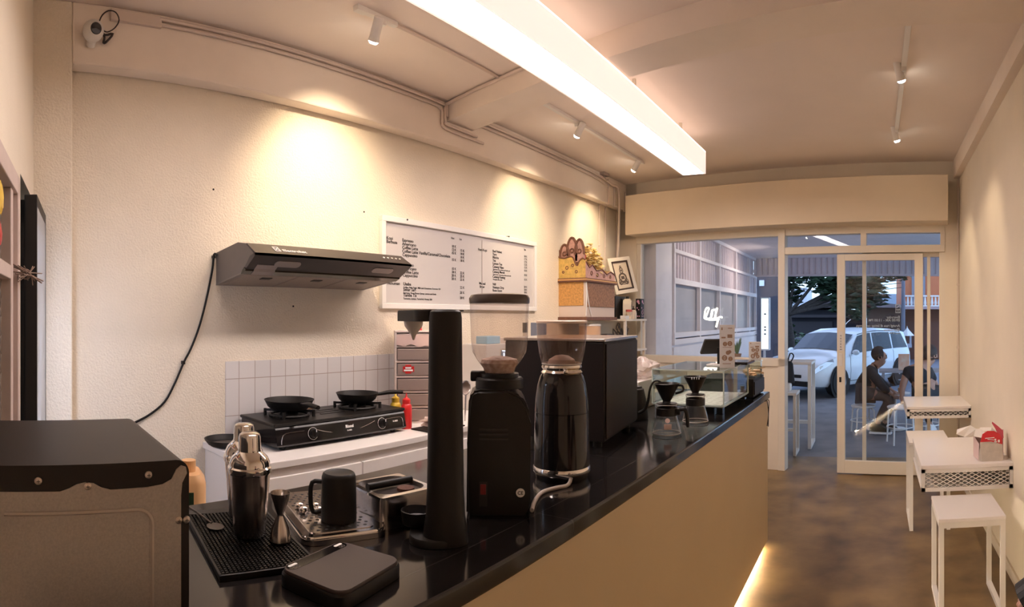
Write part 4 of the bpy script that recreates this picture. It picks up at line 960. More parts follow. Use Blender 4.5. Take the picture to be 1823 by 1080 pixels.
# local x away, y left
bm = MB()
body = [(-.082, 0), (.074, 0), (.076, .03), (.078, .23), (.072, .270), (.055, .297), (.02, .312), (-.055, .312), (-.070, .306), (-.076, .292), (-.080, .18)]
body = [(-y, z) for y, z in body]
bm.prism(body[::-1], -.075, .09, 'x'); bmesh.ops.bevel(bm.bm, geom=list(bm.bm.edges), offset=.008, segments=3, affect='EDGES'); bm.build('body', M_black, t, smooth=True)
bm = MB(); bm.lathe([(.062, .310), (.062, .333), (.058, .337)], n=36); bm.build('collar', M_blackm, t, smooth=True)
bm = MB(); bm.lathe([(.050, .336), (.050, .347), (0, .347)], n=30); bm.box((-.01, .035, .326), (.02, .075, .352), bev=.004); bm.build('hopper_gate', M_black, t, smooth=True)
bm = MB(); bm.lathe([(.040, .348), (.042, .360), (.060, .385), (.070, .402), (.0735, .43), (.0765, .505), (.0765, .538)], n=48, cap=False); bm.build('hopper', M_hop, t, smooth=True)
bm = MB(); bm.torus((0, 0, .5385), .0765, .002, n=44, m=6); bm.build('hopper_ring', mat('glass_rim', (.55, .50, .47), .1, spec=.8), t, smooth=True)
bm = MB(); bm.lathe([(.078, .527), (.079, .531), (.079, .541), (.074, .549), (.060, .552), (0, .553)], n=48); bm.build('lid', mat('smoke_lid', (.10, .075, .068), .25), t, smooth=True)
bm = MB(); bm.lathe([(0, .349), (.038, .349), (.041, .361), (.050, .374), (.046, .383), (.02, .390), (0, .392)], n=30); bm.build('beans', mat('chaff_brown', (.40, .24, .19), .7, color2=(.70, .54, .47), nscale=70), t, smooth=True)
bm = MB()
for k in range(3): bm.bar((-.0755, -.022, .215 - k * .012), (-.0755, .050, .215 - k * .012), .004, .005)
bm.build('vents', M_ink, t)
bm = MB(); bm.box((-.078, .030, .025), (-.072, .050, .085)); sw_ = bm.build('switch_plate', M_ink, t)
MB().box((-.0815, .033, .055), (-.076, .047, .080), bev=.001).build('switch', mat('dull_red', (.20, .015, .015), .4), sw_)
bm = MB(); bm.cyl((-.0752, -.052, .058), (-.0762, -.052, .058), .011, n=24); ce = bm.build('sticker', M_whiteink, t)
bm = MB(); bm.text('CE', .012, Matrix.Translation((-.0764, -.0445, .0538)) @ Matrix(((0, 0, -1, 0), (-1, 0, 0, 0), (0, 1, 0, 0), (0, 0, 0, 1))), bold=True, ext=.0002); bm.build('lettering', M_ink, ce)

# smaller conical grinder
g = atr(1000, 858, 1.815); gd = Vector((g.x, g.y, 0)).normalized()
t = thing('conical_grinder', 'rounded glossy black coffee grinder with a smoky hopper and chrome foot ring', 'coffee grinder', (g.x, g.y, CZ + .0005), math.atan2(gd.y, gd.x))
bm = MB(); bm.lathe([(.080, 0), (.082, .012), (.082, .02)], n=44); bm.build('foot', M_blackg, t, smooth=True)
bm = MB(); bm.lathe([(.0865, .018), (.089, .022), (.089, .034), (.0865, .038)], n=48); bm.build('chrome_ring', M_chrome, t, smooth=True)
bm = MB(); bm.lathe([(.086, .038), (.0855, .10), (.0835, .20), (.0825, .2005), (.0825, .202), (.0835, .203), (.081, .245), (.075, .285), (.067, .312), (.062, .320), (0, .320)], n=48); bm.build('body', M_blackg, t, smooth=True)
bm = MB(); bm.lathe([(.061, .318), (.065, .324), (.059, .331), (.063, .339), (.061, .346)], n=44); bm.build('chrome_collar', M_chrome, t, smooth=True)
bm = MB(); bm.sphere((-.063, -.012, .330), .008, n=14); bm.build('release_button', M_chrome, t, smooth=True)
bm = MB(); bm.lathe([(.058, .346), (.064, .356), (.071, .385), (.0765, .430), (.078, .478)], n=48, cap=False); bm.build('hopper', M_hop2, t, smooth=True)
bm = MB(); bm.torus((0, 0, .350), .060, .003, n=44, m=6); bm.build('hopper_ring', mat('glass_rim', (.55, .50, .47), .1, spec=.8), t, smooth=True)
bm = MB(); bm.lathe([(0, .347), (.045, .347), (.04, .362), (.02, .374), (0, .377)], n=30); bm.build('beans', mat('pale_chaff', (.66, .54, .48), .6), t, smooth=True)
bm = MB(); bm.lathe([(.080, .474), (.080, .480), (.070, .483), (.0, .483)], n=44); bm.build('lid', mat('lid_tan', (.66, .50, .40), .3), t, smooth=True)
CG = t
bm = MB(); wc = lambda px, py: onc(px, py, CZ + .006)
bm.tube([wc(1018, 853) + Vector((0, .0, .02)), wc(1012, 862), wc(990, 868), wc(965, 876), wc(952, 892), wc(947, 908)], .0055, n=8, smooth=4); o = bm.build('power_cable', mat('pale_cable', (.60, .52, .47), .5), CG, smooth=True, world=True)

# espresso machine, seen from behind
EX0, EX1, EY0, EY1 = -1.40, -.985, 1.97, 2.46
t = thing('espresso_machine', 'large black boxy espresso machine standing behind the grinders', 'espresso machine', (-1.218, 2.17, CZ + .0005), math.radians(9))
ex, ey = (EX1 - EX0) / 2, (EY1 - EY0) / 2
bm = MB(); bm.box((-ex, -ey, .025), (ex, ey, .40), bev=.006); bm.build('housing', mat('machine_black', (.016, .011, .010), .45, spec=.25), t)
bm = MB(); bm.box((ex, -ey + .012, .035), (ex + .006, ey - .012, .392), bev=.002); bm.build('back_panel', mat('machine_back', (.030, .021, .017), .5, spec=.25), t)
bm = MB(); bm.box((-ex - .004, -ey - .004, .400), (ex + .004, ey + .004, .412), bev=.003); bm.build('cup_rail', M_steel, t)
for sx_ in (-1, 1):
    for sy_ in (-1, 1):
        bm = MB(); bm.cyl((sx_ * (ex - .04), sy_ * (ey - .04), 0), (sx_ * (ex - .04), sy_ * (ey - .04), .026), .018, n=14); bm.build('foot', M_black, t)
bm = MB(); bm.box((-ex - .09, -ey + .06, .06), (-ex, ey - .06, .10), bev=.004); bm.build('drip_tray', M_steel, t)
bm = MB(); bm.cyl((-ex - .05, -.08, .22), (-ex - .05, -.08, .28), .03); bm.cyl((-ex - .05, .08, .22), (-ex - .05, .08, .28), .03); bm.box((-ex - .08, -.14, .28), (-ex, .14, .36), bev=.006); bm.build('group_head', M_chrome, t, smooth=True)

# gooseneck kettle behind the drippers
k_ = atr(1128, 745, 2.86)
t = thing('gooseneck_kettle', 'black gooseneck kettle peeping out past the espresso machine', 'kettle', (k_.x, k_.y, CZ + .0005))
bm = MB(); bm.lathe([(0, 0), (.070, 0), (.072, .008), (.060, .10), (.050, .145), (.042, .15), (.040, .158), (.012, .163), (.010, .178), (0, .18)], n=36); bm.build('body', M_blackm, t, smooth=True)
Kp = lambda px, py: atr(px, py, 2.80) - Vector(t.location)
bm = MB(); bm.tube([Kp(1137, 735), Kp(1148, 728), Kp(1154, 712), Kp(1157, 693), Kp(1163, 680), Kp(1171, 677.5), Kp(1178, 681)], [.010, .008, .006, .005, .0045, .0045], n=10, smooth=4); bm.build('spout', M_blackm, t, smooth=True)
bm = MB(); bm.tube([(-.05, .0, .13), (-.10, .01, .135), (-.115, .012, .09), (-.09, .01, .03)], .007, n=8); bm.build('handle', M_blackm, t, smooth=True)

# pour over servers and drippers
def server(lab, c, ang, handle=True):
    t = thing('coffee_server', lab, 'coffee server', (c.x, c.y, CZ + .0008), ang, 'glass servers on the countertop')
    bm = MB(); bm.lathe([(0, .001), (.050, .001), (.058, .004), (.062, .012), (.056, .04), (.044, .078), (.042, .086)], n=40, cap=False); bm.build('jug', M_cglass, t, smooth=True)
    bm = MB(); bm.torus((0, 0, .008), .060, .0022, n=40, m=6); bm.build('base_ring', mat('glass_rim', (.55, .50, .47), .1, spec=.8), t, smooth=True)
    bm = MB(); bm.lathe([(.0425, .080), (.0455, .082), (.0455, .112), (.043, .114)], n=40, cap=False); bm.build('band', M_black, t, smooth=True)
    bm = MB(); bm.lathe([(.0430, .112), (.045, .120), (.047, .128)], n=36, cap=False); bm.build('lip', M_cglass, t, smooth=True)
    bm = MB(); bm.torus((0, 0, .128), .047, .0012, n=36, m=6); bm.build('lip_ring', mat('glass_rim', (.55, .50, .47)), t, smooth=True)
    if handle:
        bm = MB(); bm.box((.040, -.010, .086), (.060, .010, .112), bev=.003); bm.tube([(.052, 0, .105), (.078, 0, .108), (.088, 0, .085), (.092, 0, .035)], [.008, .009, .009, .007], n=10); bm.build('handle', M_black, t, smooth=True)
    return t
def dripper(lab, c, z, ang, prongs):
    t = thing('coffee_dripper', lab, 'coffee dripper', (c.x, c.y, z), ang, 'black drippers on the glass servers')
    bm = MB(); bm.lathe([(.043, 0), (.043, .004), (.018, .006), (.016, .012), (.022, .022), (.052, .082), (.055, .086), (.053, .087), (.049, .082), (.016, .020), (0, .018)], n=40, cap=False); bm.build('cone', M_black, t, smooth=True)
    bm = MB(); bm.tube([(.048, 0, .078), (.066, 0, .076), (.068, 0, .055), (.036, 0, .044)], .005, n=8); bm.build('handle', M_black, t, smooth=True)
    return t
c1, c2 = atr(1187, 770, 2.47), atr(1238, 750, 2.76)
vdir = lambda c: math.atan2(c.y, c.x)
s1_ = server('glass coffee server with a sticker, nearer of two on the countertop', c1, vdir(c1) - PI / 2 - .3)
dripper('black cone dripper on the nearer glass server', c1, CZ + .1295, vdir(c1) - PI / 2 - .1, 0)
s2_ = server('glass coffee server without sticker, nearer the display case', c2, vdir(c2) - PI / 2 + .5, False)
d2 = dripper('black cone dripper on the server nearer the display case', c2, CZ + .1295, vdir(c2) - PI / 2 + 1.3, 4)
e = math.atan2(-c1.y, -c1.x) - (vdir(c1) - PI / 2 - .3)
bm = MB(); Mx = Matrix.Rotation(e + .15, 4, 'Z'); bm.box((.052, -.020, .030), (.0545, .012, .052), Mx @ Matrix.Rotation(0, 4, 'Y'), bev=.001); bm.cyl(Mx @ Vector((.046, -.004, .065)), Mx @ Vector((.0485, -.004, .066)), .010, n=20); bm.build('sticker', mat('pinkish_label', (.66, .48, .42), .6), s1_)
bm = MB()
e2 = math.atan2(-c2.y, -c2.x) - (vdir(c2) - PI / 2 + 1.3)
for k in range(4):
    a = e2 - .3 + k * .2; bm.bar((.0545 * math.cos(a), .0545 * math.sin(a), .078), (.056 * math.cos(a), .056 * math.sin(a), .087), .003, .002)
bm.build('rim_marks', M_whiteink, d2)

# glass display case
DX0, DX1, DY0, DY1, DZ0, DZ1 = -1.14, -.755, 2.86, 3.43, CZ + .045, 1.262
t = thing('display_case', 'low glass display case on the countertop near the shop front', 'display case', ((DX0 + DX1) / 2, (DY0 + DY1) / 2, CZ), 0)
g_ = .004
for nm, lo, hi in (('front_pane', (DX1 - g_, DY0, DZ0), (DX1, DY1, DZ1)), ('side_pane', (DX0, DY0, DZ0), (DX1 - g_, DY0 + g_, DZ1)), ('side_pane', (DX0, DY1 - g_, DZ0), (DX1 - g_, DY1, DZ1)), ('top_pane', (DX0, DY0, DZ1), (DX1, DY1, DZ1 + g_)), ('back_pane', (DX0, DY0 + g_, DZ0), (DX0 + g_, DY1 - g_, DZ1))):
    MB().box(lo, hi).build(nm, M_case, t, world=True)
bm = MB(); r = .0032
for a, b in (((DX1, DY0, DZ0), (DX1, DY0, DZ1)), ((DX1, DY1, DZ0), (DX1, DY1, DZ1)), ((DX0, DY0, DZ0), (DX0, DY0, DZ1)), ((DX0, DY0, DZ1), (DX1, DY0, DZ1)), ((DX1, DY0, DZ1), (DX1, DY1, DZ1)), ((DX0, DY1, DZ1), (DX1, DY1, DZ1)), ((DX0, DY0, DZ1), (DX0, DY1, DZ1)), ((DX1, DY0, DZ0), (DX1, DY1, DZ0)), ((DX0, DY0, DZ0), (DX1, DY0, DZ0))): bm.bar(a, b, r * 2, r * 2)
bm.build('glass_edges', M_edge, t, world=True)
MB().box((DX0 + .002, DY0 + .002, DZ0 - .008), (DX1 - .002, DY1 - .002, DZ0)).build('floor_pane', M_edge, t, world=True)
for x, y in ((DX1 - .03, DY0 + .03), (DX1 - .03, DY1 - .03), (DX0 + .03, DY0 + .03), (DX0 + .03, DY1 - .03)):
    MB().box((x - .022, y - .022, CZ), (x + .022, y + .022, DZ0 - .008), bev=.002).build('foot', M_case, t, world=True)
o = MB().box((DX0 + .02, DY0 + .02, DZ0 + .0005), (DX1 - .02, DY1 - .02, DZ0 + .0025)).build('patterned_paper', mat('printed_paper', (.86, .80, .76), .6, color2=(.86, .80, .76), nscale=10)); tag(o, 'white patterned sheet lining the floor of the display case', 'paper')
bm = MB(); rnd = random.Random(9)
for i in range(7):
    for j in range(10): bm.box((DX0 + .05 + i * .045, DY0 + .04 + j * .05, DZ0 + .0026), (DX0 + .05 + i * .045 + rnd.uniform(.012, .03), DY0 + .045 + j * .05, DZ0 + .0029))
bm.build('print', mat('pale_print', (.45, .38, .35), .7), o)
o = MB().box((DX0 + .03, DY0 + .04, DZ1 - .075), (DX1 - .20, DY1 - .12, DZ1 - .070)).build('case_shelf', M_case, t, world=True)
# card terminal, tablet, signs
pt = atr(1277, 648, 3.25)
t = thing('tablet_stand', 'black tilted tablet till on a thin stand on the display case', 'tablet', (pt.x, DY0 + .30, DZ1 + g_ + .0005))
bm = MB(); bm.box((-.06, -.04, 0), (.06, .06, .008), bev=.002); bm.build('foot', M_white, t); bm = MB(); bm.cyl((0, 0, .008), (0, .0, .10), .008); bm.build('post', M_black, t)
bm = MB(); Mt = Matrix.Translation((-.03, 0, .105)) @ Matrix.Rotation(math.radians(-48), 4, 'Z') @ Matrix.Rotation(math.radians(-52), 4, 'Y'); bm.box((-.05, -.068, -.008), (.05, .068, .008), Mt, bev=.003); b = bm.build('tablet', M_black, t); bm = MB(); bm.box((-.046, -.064, .0075), (.046, .064, .0088), Mt); bm.build('screen', M_blackg, b)
def sign(lab, px0, px1, py0, py1, r, seed, zb):
    a, b = atr(px0, py0, r), atr(px1, py0, r); wdt = (b - a).length; h = a.z - zb
    c = (a + b) / 2; t = thing('menu_stand', lab, 'menu card', (c.x, c.y, zb), math.atan2((b - a).y, (b - a).x), 'menu cards at the till')
    MB().box((-wdt / 2, 0, .0), (wdt / 2, .004, h), bev=.001).build('card', M_paper, t)
    MB().box((-wdt / 2 - .01, -.02, 0), (wdt / 2 + .01, .03, .003)).build('base', M_case, t)
    rnd = random.Random(seed); bm = MB(); bw = mat('print_brown', (.28, .16, .10), .7)
    W = wdt; Z = lambda f: h * (1 - f)
    bm.box((-W * .38, -.001, Z(.12)), (-W * .30, 0, Z(.06))); bm.box((W * .05, -.001, Z(.085)), (W * .34, 0, Z(.07)))
    bm.box((-W * .38, -.001, Z(.31)), (-W * .10, 0, Z(.275))); bm.box((W * .02, -.001, Z(.30)), (W * .34, 0, Z(.22)))
    for cx, f, rr in ((-.14, .44, .13), (.18, .43, .15), (-.17, .76, .17), (.05, .64, .12), (.22, .78, .13), (.16, .62, .09)):
        bm.torus((W * cx, -.0005, Z(f)), W * rr * .8, W * .045, n=18, m=4, M=Matrix.Scale(.02, 4, (0, 1, 0)) @ Matrix.Rotation(PI / 2, 4, 'X'))
        bm.box((W * (cx - rr * .5), -.001, Z(f + .015)), (W * (cx + rr * .5), 0, Z(f - .015)))
    bm.box((-W * .3, -.001, Z(.52)), (W * .3, 0, Z(.51))); bm.box((-W * .3, -.001, Z(.90)), (W * .25, 0, Z(.885)))
    bm.build('print', bw, t)
sign('taller printed menu card standing on the glass display case', 1281, 1308, 578, 650, 3.08, 1, DZ1 + g_ + .0005)
sb = atr(1345, 608, 3.72)
# cash drawer at the end
t = thing('cash_drawer', 'black cash drawer box at the far end of the countertop', 'cash drawer', (-.92, 3.66, CZ + .0005))
bm = MB(); bm.box((-.17, -.165, .006), (.185, .165, .118), bev=.004); bm.build('box', M_blackm, t)
bm = MB(); bm.box((.185, -.155, .02), (.192, .155, .10), bev=.002); bm.build('drawer', M_black, t)
for a, b in ((.10, -.15), (-.16, .09), (.10, .09), (-.16, -.15)): MB().box((a, b, 0), (a + .06, b + .06, .006)).build('foot', M_black, t)
zc_ = CZ + .1195
a = atr(1344, 640, 3.68)
t = thing('clear_box', 'clear upright box of small goods behind the cash drawer', 'box', (a.x, a.y, zc_), .1)
for nm, lo, hi in (('wall', (-.04, -.04, 0), (.04, -.038, .10)), ('wall', (-.04, .038, 0), (.04, .04, .10)), ('wall', (-.04, -.038, 0), (-.038, .038, .10)), ('wall', (.038, -.038, 0), (.04, .038, .10))): MB().box(lo, hi).build(nm, M_case, t)
MB().box((-.04, -.04, .1), (.04, .04, .103)).build('lid', M_edge, t)
sign('shorter printed menu card on the clear box by the cash drawer', 1333, 1355, 608, 640, 3.69, 2, zc_ + .1035)
bm = MB(); rnd = random.Random(21)
for k in range(14):
    bm.box((-.022, -.012, -.004), (.022, .012, .004), Matrix.Translation((.04 + rnd.uniform(-.05, .05), rnd.uniform(-.06, .06), .012 + .0035 * k)) @ Matrix.Rotation(rnd.uniform(0, 3), 4, 'Z') @ Matrix.Rotation(rnd.uniform(-.6, .6), 4, 'X'), bev=.002)
o = bm.build('snack_packets', mat('snack_brown', (.58, .34, .16), .5, color2=(.80, .68, .50), nscale=20)); o.location = (-.79, 3.58, zc_); tag(o, 'heap of small snack packets on the black cash drawer', 'snacks', kind='stuff')
o = MB().box((-.07, -.10, 0), (.07, .10, .016), bev=.004).build('card_terminal', M_blackg); q = atr(1318, 645, 3.3); o.location = (q.x - .03, DY1 - .11, DZ1 + g_ + .0005); tag(o, 'flat dark card terminal on the far end of the display case', 'card terminal')
bm = MB(); q = atr(1366, 712, 3.92)
bm.tube([(CX1 - .01, 3.74, CZ - .05), (CX1 + .0, 3.76, .99), (CX1 + .004, 3.79, .90), (CX1 + .002, 3.75, .83)], .003, n=6); bm.tube([(CX1 - .01, 3.82, CZ - .05), (CX1 + .002, 3.82, .98), (CX1 + .004, 3.79, .90), (CX1 + .004, 3.78, .82)], .003, n=6)
tag(bm.build('hanging_cable', M_black), 'thin black cable dangling below the far end of the countertop', 'cable')
# clutter left of the case
q = atr(1150, 680, 3.35)
o = MB().box((-.09, -.12, 0), (.09, .12, .15), bev=.003).build('carton', M_white); o.location = (-1.31, 2.98, CZ + .0005); tag(o, 'white carton on the counter left of the glass display case', 'carton')
bm = MB(); bm.sphere((0, 0, .05), .085, n=22, sz=.62); rnd = random.Random(2)
for v in bm.bm.verts:
    k = 1 + rnd.uniform(-.22, .22); v.co.x *= k * 1.3; v.co.y *= k; v.co.z = max(0, v.co.z * (1 + rnd.uniform(-.15, .25)))
o = bm.build('plastic_bag', glass('clear_plastic', (.92, .88, .86), .12, 2.0, .35, (.85, .76, .72))); o.location = (-1.275, 3.02, CZ + .151); tag(o, 'crinkled clear plastic bag on the white carton', 'plastic bag')
bm = MB(); bm.box((-.05, -.04, 0), (.03, .04, .07), bev=.015); o = bm.build('orange_packet', mat('orange_pack', (.60, .14, .05), .5)); o.location = (-1.30, 2.93, CZ + .152); tag(o, 'small orange red packet inside the clear plastic bag', 'packet')

# ================================================================== shrine corner
shy0 = onx(995, 500, XL).y
SD_, SL_ = .285, .62
t = thing('carved_shrine', 'carved wooden wall shrine draped with golden cloth in the far corner', 'shrine', (XL, shy0 + SL_ / 2, 1.53))
H2 = SL_ / 2
MB().box((.0, -H2, .01), (SD_, H2, .345), bev=.003).build('cabinet', mat('shrine_white', (.70, .58, .50), .7), t)
MB().box((.0, -H2 - .02, -.02), (SD_ + .02, H2 + .02, .01), bev=.003).build('plinth', M_wood, t)
for lo, hi, m in (((.0, -H2 - .006, .115), (SD_ - .02, -H2 + .001, .335), M_cloth), ((SD_ - .001, -H2 + .03, .105), (SD_ + .006, H2 - .01, .335), M_cloth2)): MB().box(lo, hi, bev=.002).build('drape', m, t)
bm = MB(); bm.tube([(SD_ + .004, -H2 + .005, .335), (SD_ + .012, -H2 + .015, .22), (SD_ + .008, -H2 + .06, .10), (SD_ + .006, -H2 + .11, .01)], .006, n=6); bm.tube([(SD_ + .004, -H2 + .005, .335), (SD_ + .010, -H2 + .0, .15), (SD_ + .006, -H2 + .0, .02)], .006, n=6); bm.build('white_cord', M_white, t)
bm = MB(); bm.box((-.0, -H2 - .025, .335), (SD_ + .025, H2 + .025, .350), bev=.004); bm.box((.0, -H2 - .02, .362), (SD_ + .02, H2 + .02, .372), bev=.003); bm.build('ledge', M_wood, t)
bm = MB(); bm.box((-.0, -H2 - .022, .350), (SD_ + .022, H2 + .022, .363), bev=.003); bm.build('ledge_gilding', mat('gilt_edge', (.70, .40, .15), .5), t)
def scal(f, base, amp):  # scalloped top edge
    return base + amp
side = [(0, .372), (SD_, .372), (SD_, .535), (SD_ - .03, .552), (SD_ - .065, .525), (SD_ - .082, .488), (SD_ - .10, .50), (SD_ - .125, .555), (SD_ - .16, .575), (.06, .56), (.0, .575)]
bm = MB(); bm.prism(side, -H2 - .004, -H2 + .014, 'y'); bm.build('side_carving', M_gold, t)
bm = MB(); Q = [(x, -H2 - .005, z) for x, z in side[2:]]; bm.tube(Q, .007, n=8, smooth=2)
for cx, cz, rr in ((.09, .47, .014), (.15, .49, .012), (.19, .43, .012), (.05, .43, .010)): bm.torus((cx, -H2 - .005, cz), rr, .004, n=14, m=6, M=Matrix.Rotation(PI / 2, 4, 'X'))
bm.build('side_scrolls', M_wood, t)
fr = [(-H2, .372), (H2, .372), (H2, .43), (H2 - .1, .46), (.12, .43), (.02, .47), (-.10, .45), (-.18, .50), (-.24, .47), (-H2, .52)]
bm = MB(); bm.prism(fr, SD_ - .014, SD_ + .004, 'x'); bm.build('front_carving', M_pink, t)
bm = MB(); Q = [(SD_ + .005, y, z) for y, z in fr[2:]]; bm.tube(Q, .007, n=8, smooth=2)
for cx, cz, rr in ((-.2, .42, .018), (-.08, .41, .016), (.06, .41, .016), (.20, .41, .014)): bm.torus((SD_ + .005, cx, cz), rr, .005, n=14, m=6, M=Matrix.Rotation(PI / 2, 4, 'Y'))
bm.build('front_scrolls', M_wood, t)
bk = [(-H2, .372), (H2, .372), (H2, .50), (.2, .58), (.10, .60), (.0, .72), (-.12, .66), (-.2, .70), (-.27, .62), (-H2, .64)]
bm = MB(); bm.prism(bk, 0.001, .016, 'x'); bm.build('back_carving', M_wood, t)
# crown: three pink lobes edged in brown
for (x, z, w_, h_) in ((.055, .575, .050, .115), (.135, .60, .055, .150), (.215, .59, .048, .140)):
    bm = MB(); pts = [(x + w_ * math.cos(a), z + h_ * math.sin(a)) for a in [PI * k / 12 for k in range(13)]] + [(x - w_, z - .07), (x + w_, z - .07)]
    bm.prism(pts, -H2 + .014, -H2 + .034, 'y'); lb = bm.build('crown_lobe', M_pink, t)
    bm = MB(); bm.tube([(a, -H2 + .012, b) for a, b in pts[:13]], .011, n=8, smooth=1); bm.torus((x, -H2 + .010, z + .03), .018, .007, n=14, m=6, M=Matrix.Rotation(PI / 2, 4, 'X')); bm.build('lobe_edge', M_wood, lb, smooth=True)
sB = Vector((XL, shy0 + SL_ / 2, 1.53 + .372))
o = lumpy('red_ornament', 'small red ornament tucked into the shrine crown', 'ornament', sB + Vector((.20, -.22, .16)), .035, M_red, 1.3, 8)
o = lumpy('white_cloth_bundle', 'white cloth bundle lying in the shrine behind the side carving', 'cloth bundle', sB + Vector((.16, -.20, .02)), .085, mat('pinkish_cloth', (.74, .60, .54), .8), .75, 9)
rnd = random.Random(12)
def petals(name, lab, cat, c, n, R, zs, m, s=.035):
    bm = MB()
    for k in range(n):
        a = rnd.uniform(0, 2 * PI); rr = R * math.sqrt(rnd.random()); z = rnd.uniform(0, zs) * (1 - .5 * rr / R)
        M = Matrix.Translation((rr * math.cos(a), rr * math.sin(a), z + s * .5)) @ Matrix.Rotation(rnd.uniform(0, 6), 4, 'Z') @ Matrix.Rotation(rnd.uniform(-1, 1), 4, 'X')
        bm.rrect(s * rnd.uniform(.6, 1.1), s * .45, s * .3, -.002, .002, M, n=2)
    o = bm.build(name, m); o.location = c; tag(o, lab, cat, kind=None); return o
petals('flower_offering', 'tall bunch of pale yellow flowers on the shrine', 'flowers', sB + Vector((.16, -.02, .02)), 520, .135, .36, mat('yellow_petals', (.92, .80, .42), .6, color2=(.80, .52, .16), nscale=14), .026)
petals('flower_offering', 'low heap of pink and white petals on the right of the shrine', 'flowers', sB + Vector((.17, .135, .0)), 80, .075, .12, mat('pink_petals', (.80, .52, .42), .6, color2=(.85, .74, .62), nscale=18), .03)
t = thing('offering_basket', 'small woven offering basket among the shrine flowers', 'basket', sB + Vector((.20, .245, .0)))
bm = MB(); bm.lathe([(0, 0), (.04, 0), (.055, .10), (.050, .10), (.037, .006), (0, .006)], n=20); bm.build('bowl', mat('woven_leaf', (.58, .40, .16), .7, noise=.3, nscale=80), t)
# round boxes and shelf under the shrine
q = onx(1052, 590, -2.62)
t = thing('round_box', 'stack of pale round boxes under the wall shrine', 'boxes', (-2.62, q.y - .02, 1.18))
bm = MB(); bm.cyl((0, 0, .02), (0, 0, .19), .105, n=32); bm.build('lower_box', mat('pale_cream', (.80, .68, .52), .5), t, smooth=True)
bm = MB(); bm.cyl((0, 0, .192), (0, 0, .275), .103, n=32); bm.build('upper_box', mat('tan_card', (.66, .42, .26), .6), t, smooth=True)
bm = MB(); bm.lathe([(.107, .275), (.107, .292), (.09, .296), (0, .296)], n=32); bm.build('lid', M_white, t, smooth=True)
o = MB().box((XL + .002, 4.5, 1.165), (-2.45, 5.36, 1.1985), bev=.003).build('wall_shelf', M_frame); tag(o, 'lower pale shelf beneath the wall shrine', 'shelf')
y5 = 5.50
t = thing('corner_shelf', 'pale shelf in the far corner carrying bottles and the picture', 'shelf', (-2.6, 5.72, 1.50))
MB().box((XL + .002, 5.44, 1.500), (-2.46, 6.0, 1.520), bev=.002).build('board', M_frame, t, world=True)
for y in (5.46, 5.96): MB().box((-2.49, y - .012, .9), (-2.465, y + .012, 1.5)).build('post', M_frame, t, world=True)
MB().box((XL + .002, 5.44, 1.18), (-2.46, 6.0, 1.20)).build('board', M_frame, t, world=True)
bm = MB(); rnd = random.Random(4)
for k in range(9):
    pts = [Vector((-2.56 + rnd.uniform(-.08, .07), 5.50 + rnd.uniform(-.03, .13), 1.215 + rnd.uniform(0, .26))) for _ in range(5)]
    bm.tube(pts, .006, n=6)
tag(bm.build('cable_tangle', mat('dark_grey_cable', (.07, .055, .05), .6)), 'tangle of dark cables under the corner shelf', 'cables')
o = MB().box((-.05, -.09, 0), (.05, .09, .16), bev=.004).build('router', mat('grey_box', (.22, .18, .17), .5)); o.location = (-2.76, 5.60, 1.2005); tag(o, 'grey network box behind the cable tangle', 'router')
def cs(px): return onx(px, 560, -2.50).y
o = MB().box((-.08, -.13, 0), (.08, .13, .24), bev=.003).build('speaker_box', M_blackm); o.location = (-2.70, 5.66, 1.5205); tag(o, 'black box behind the white jug on the corner shelf', 'box')
t = thing('picture_frame', 'white framed drawing of a seated figure above the corner shelf', 'picture', (-2.585, 5.76, 1.80), math.radians(62))
bm = MB(); Wp, Hp = .30, .40; MP = Matrix.Rotation(math.radians(-9), 4, 'Y') @ Matrix.Rotation(math.radians(-12), 4, 'X')
def pb(nm, m, lo, hi, par, bev=0): return MB().box(lo, hi, MP, bev).build(nm, m, par)
bm = MB()
for lo, hi in (((-Wp / 2, 0, 0), (Wp / 2, .022, .04)), ((-Wp / 2, 0, Hp - .04), (Wp / 2, .022, Hp)), ((-Wp / 2, 0, .04), (-Wp / 2 + .04, .022, Hp - .04)), ((Wp / 2 - .04, 0, .04), (Wp / 2, .022, Hp - .04))): bm.box(lo, hi, MP, .002)
bm.build('frame', M_frame, t)
bm = MB()
for lo, hi in (((-Wp / 2 + .04, .004, .04), (Wp / 2 - .04, .016, .058)), ((-Wp / 2 + .04, .004, Hp - .058), (Wp / 2 - .04, .016, Hp - .04)), ((-Wp / 2 + .04, .004, .058), (-Wp / 2 + .058, .016, Hp - .058)), ((Wp / 2 - .058, .004, .058), (Wp / 2 - .04, .016, Hp - .058))): bm.box(lo, hi, MP)
bm.build('inner_edge', mat('dark_brown', (.06, .035, .025), .5), t)
pr = pb('print', mat('cream_paper', (.74, .62, .48), .8), (-Wp / 2 + .05, .012, .05), (Wp / 2 - .05, .015, Hp - .05), t)
bm = MB()
for cx, cz, rx, rz in ((0, .255, .022, .030), (0, .295, .012, .014), (0, .175, .045, .045), (-.04, .13, .022, .028), (.04, .13, .022, .028), (0, .12, .05, .018)):
    bm.torus((0, 0, 0), 1, .22, n=18, m=4, M=MP @ Matrix.Translation((cx, .0115, cz)) @ Matrix.Diagonal((rx, .001, rz, 1)) @ Matrix.Rotation(PI / 2, 4, 'X'))
    bm.box((cx - rx * .5, .011, cz - rz * .4), (cx + rx * .5, .012, cz + rz * .4), MP)
bm.build('drawing', mat('faded_ink', (.12, .085, .065), .7), pr)
t = thing('jug', 'white plastic jug with a looped handle on the corner shelf', 'jug', (-2.57, 5.725, 1.5205), math.radians(20))
bm = MB(); out = [(-.075, 0), (.075, 0), (.08, .02), (.08, .14), (.06, .185), (.02, .215), (-.03, .215), (-.065, .18), (-.08, .14), (-.08, .02)]
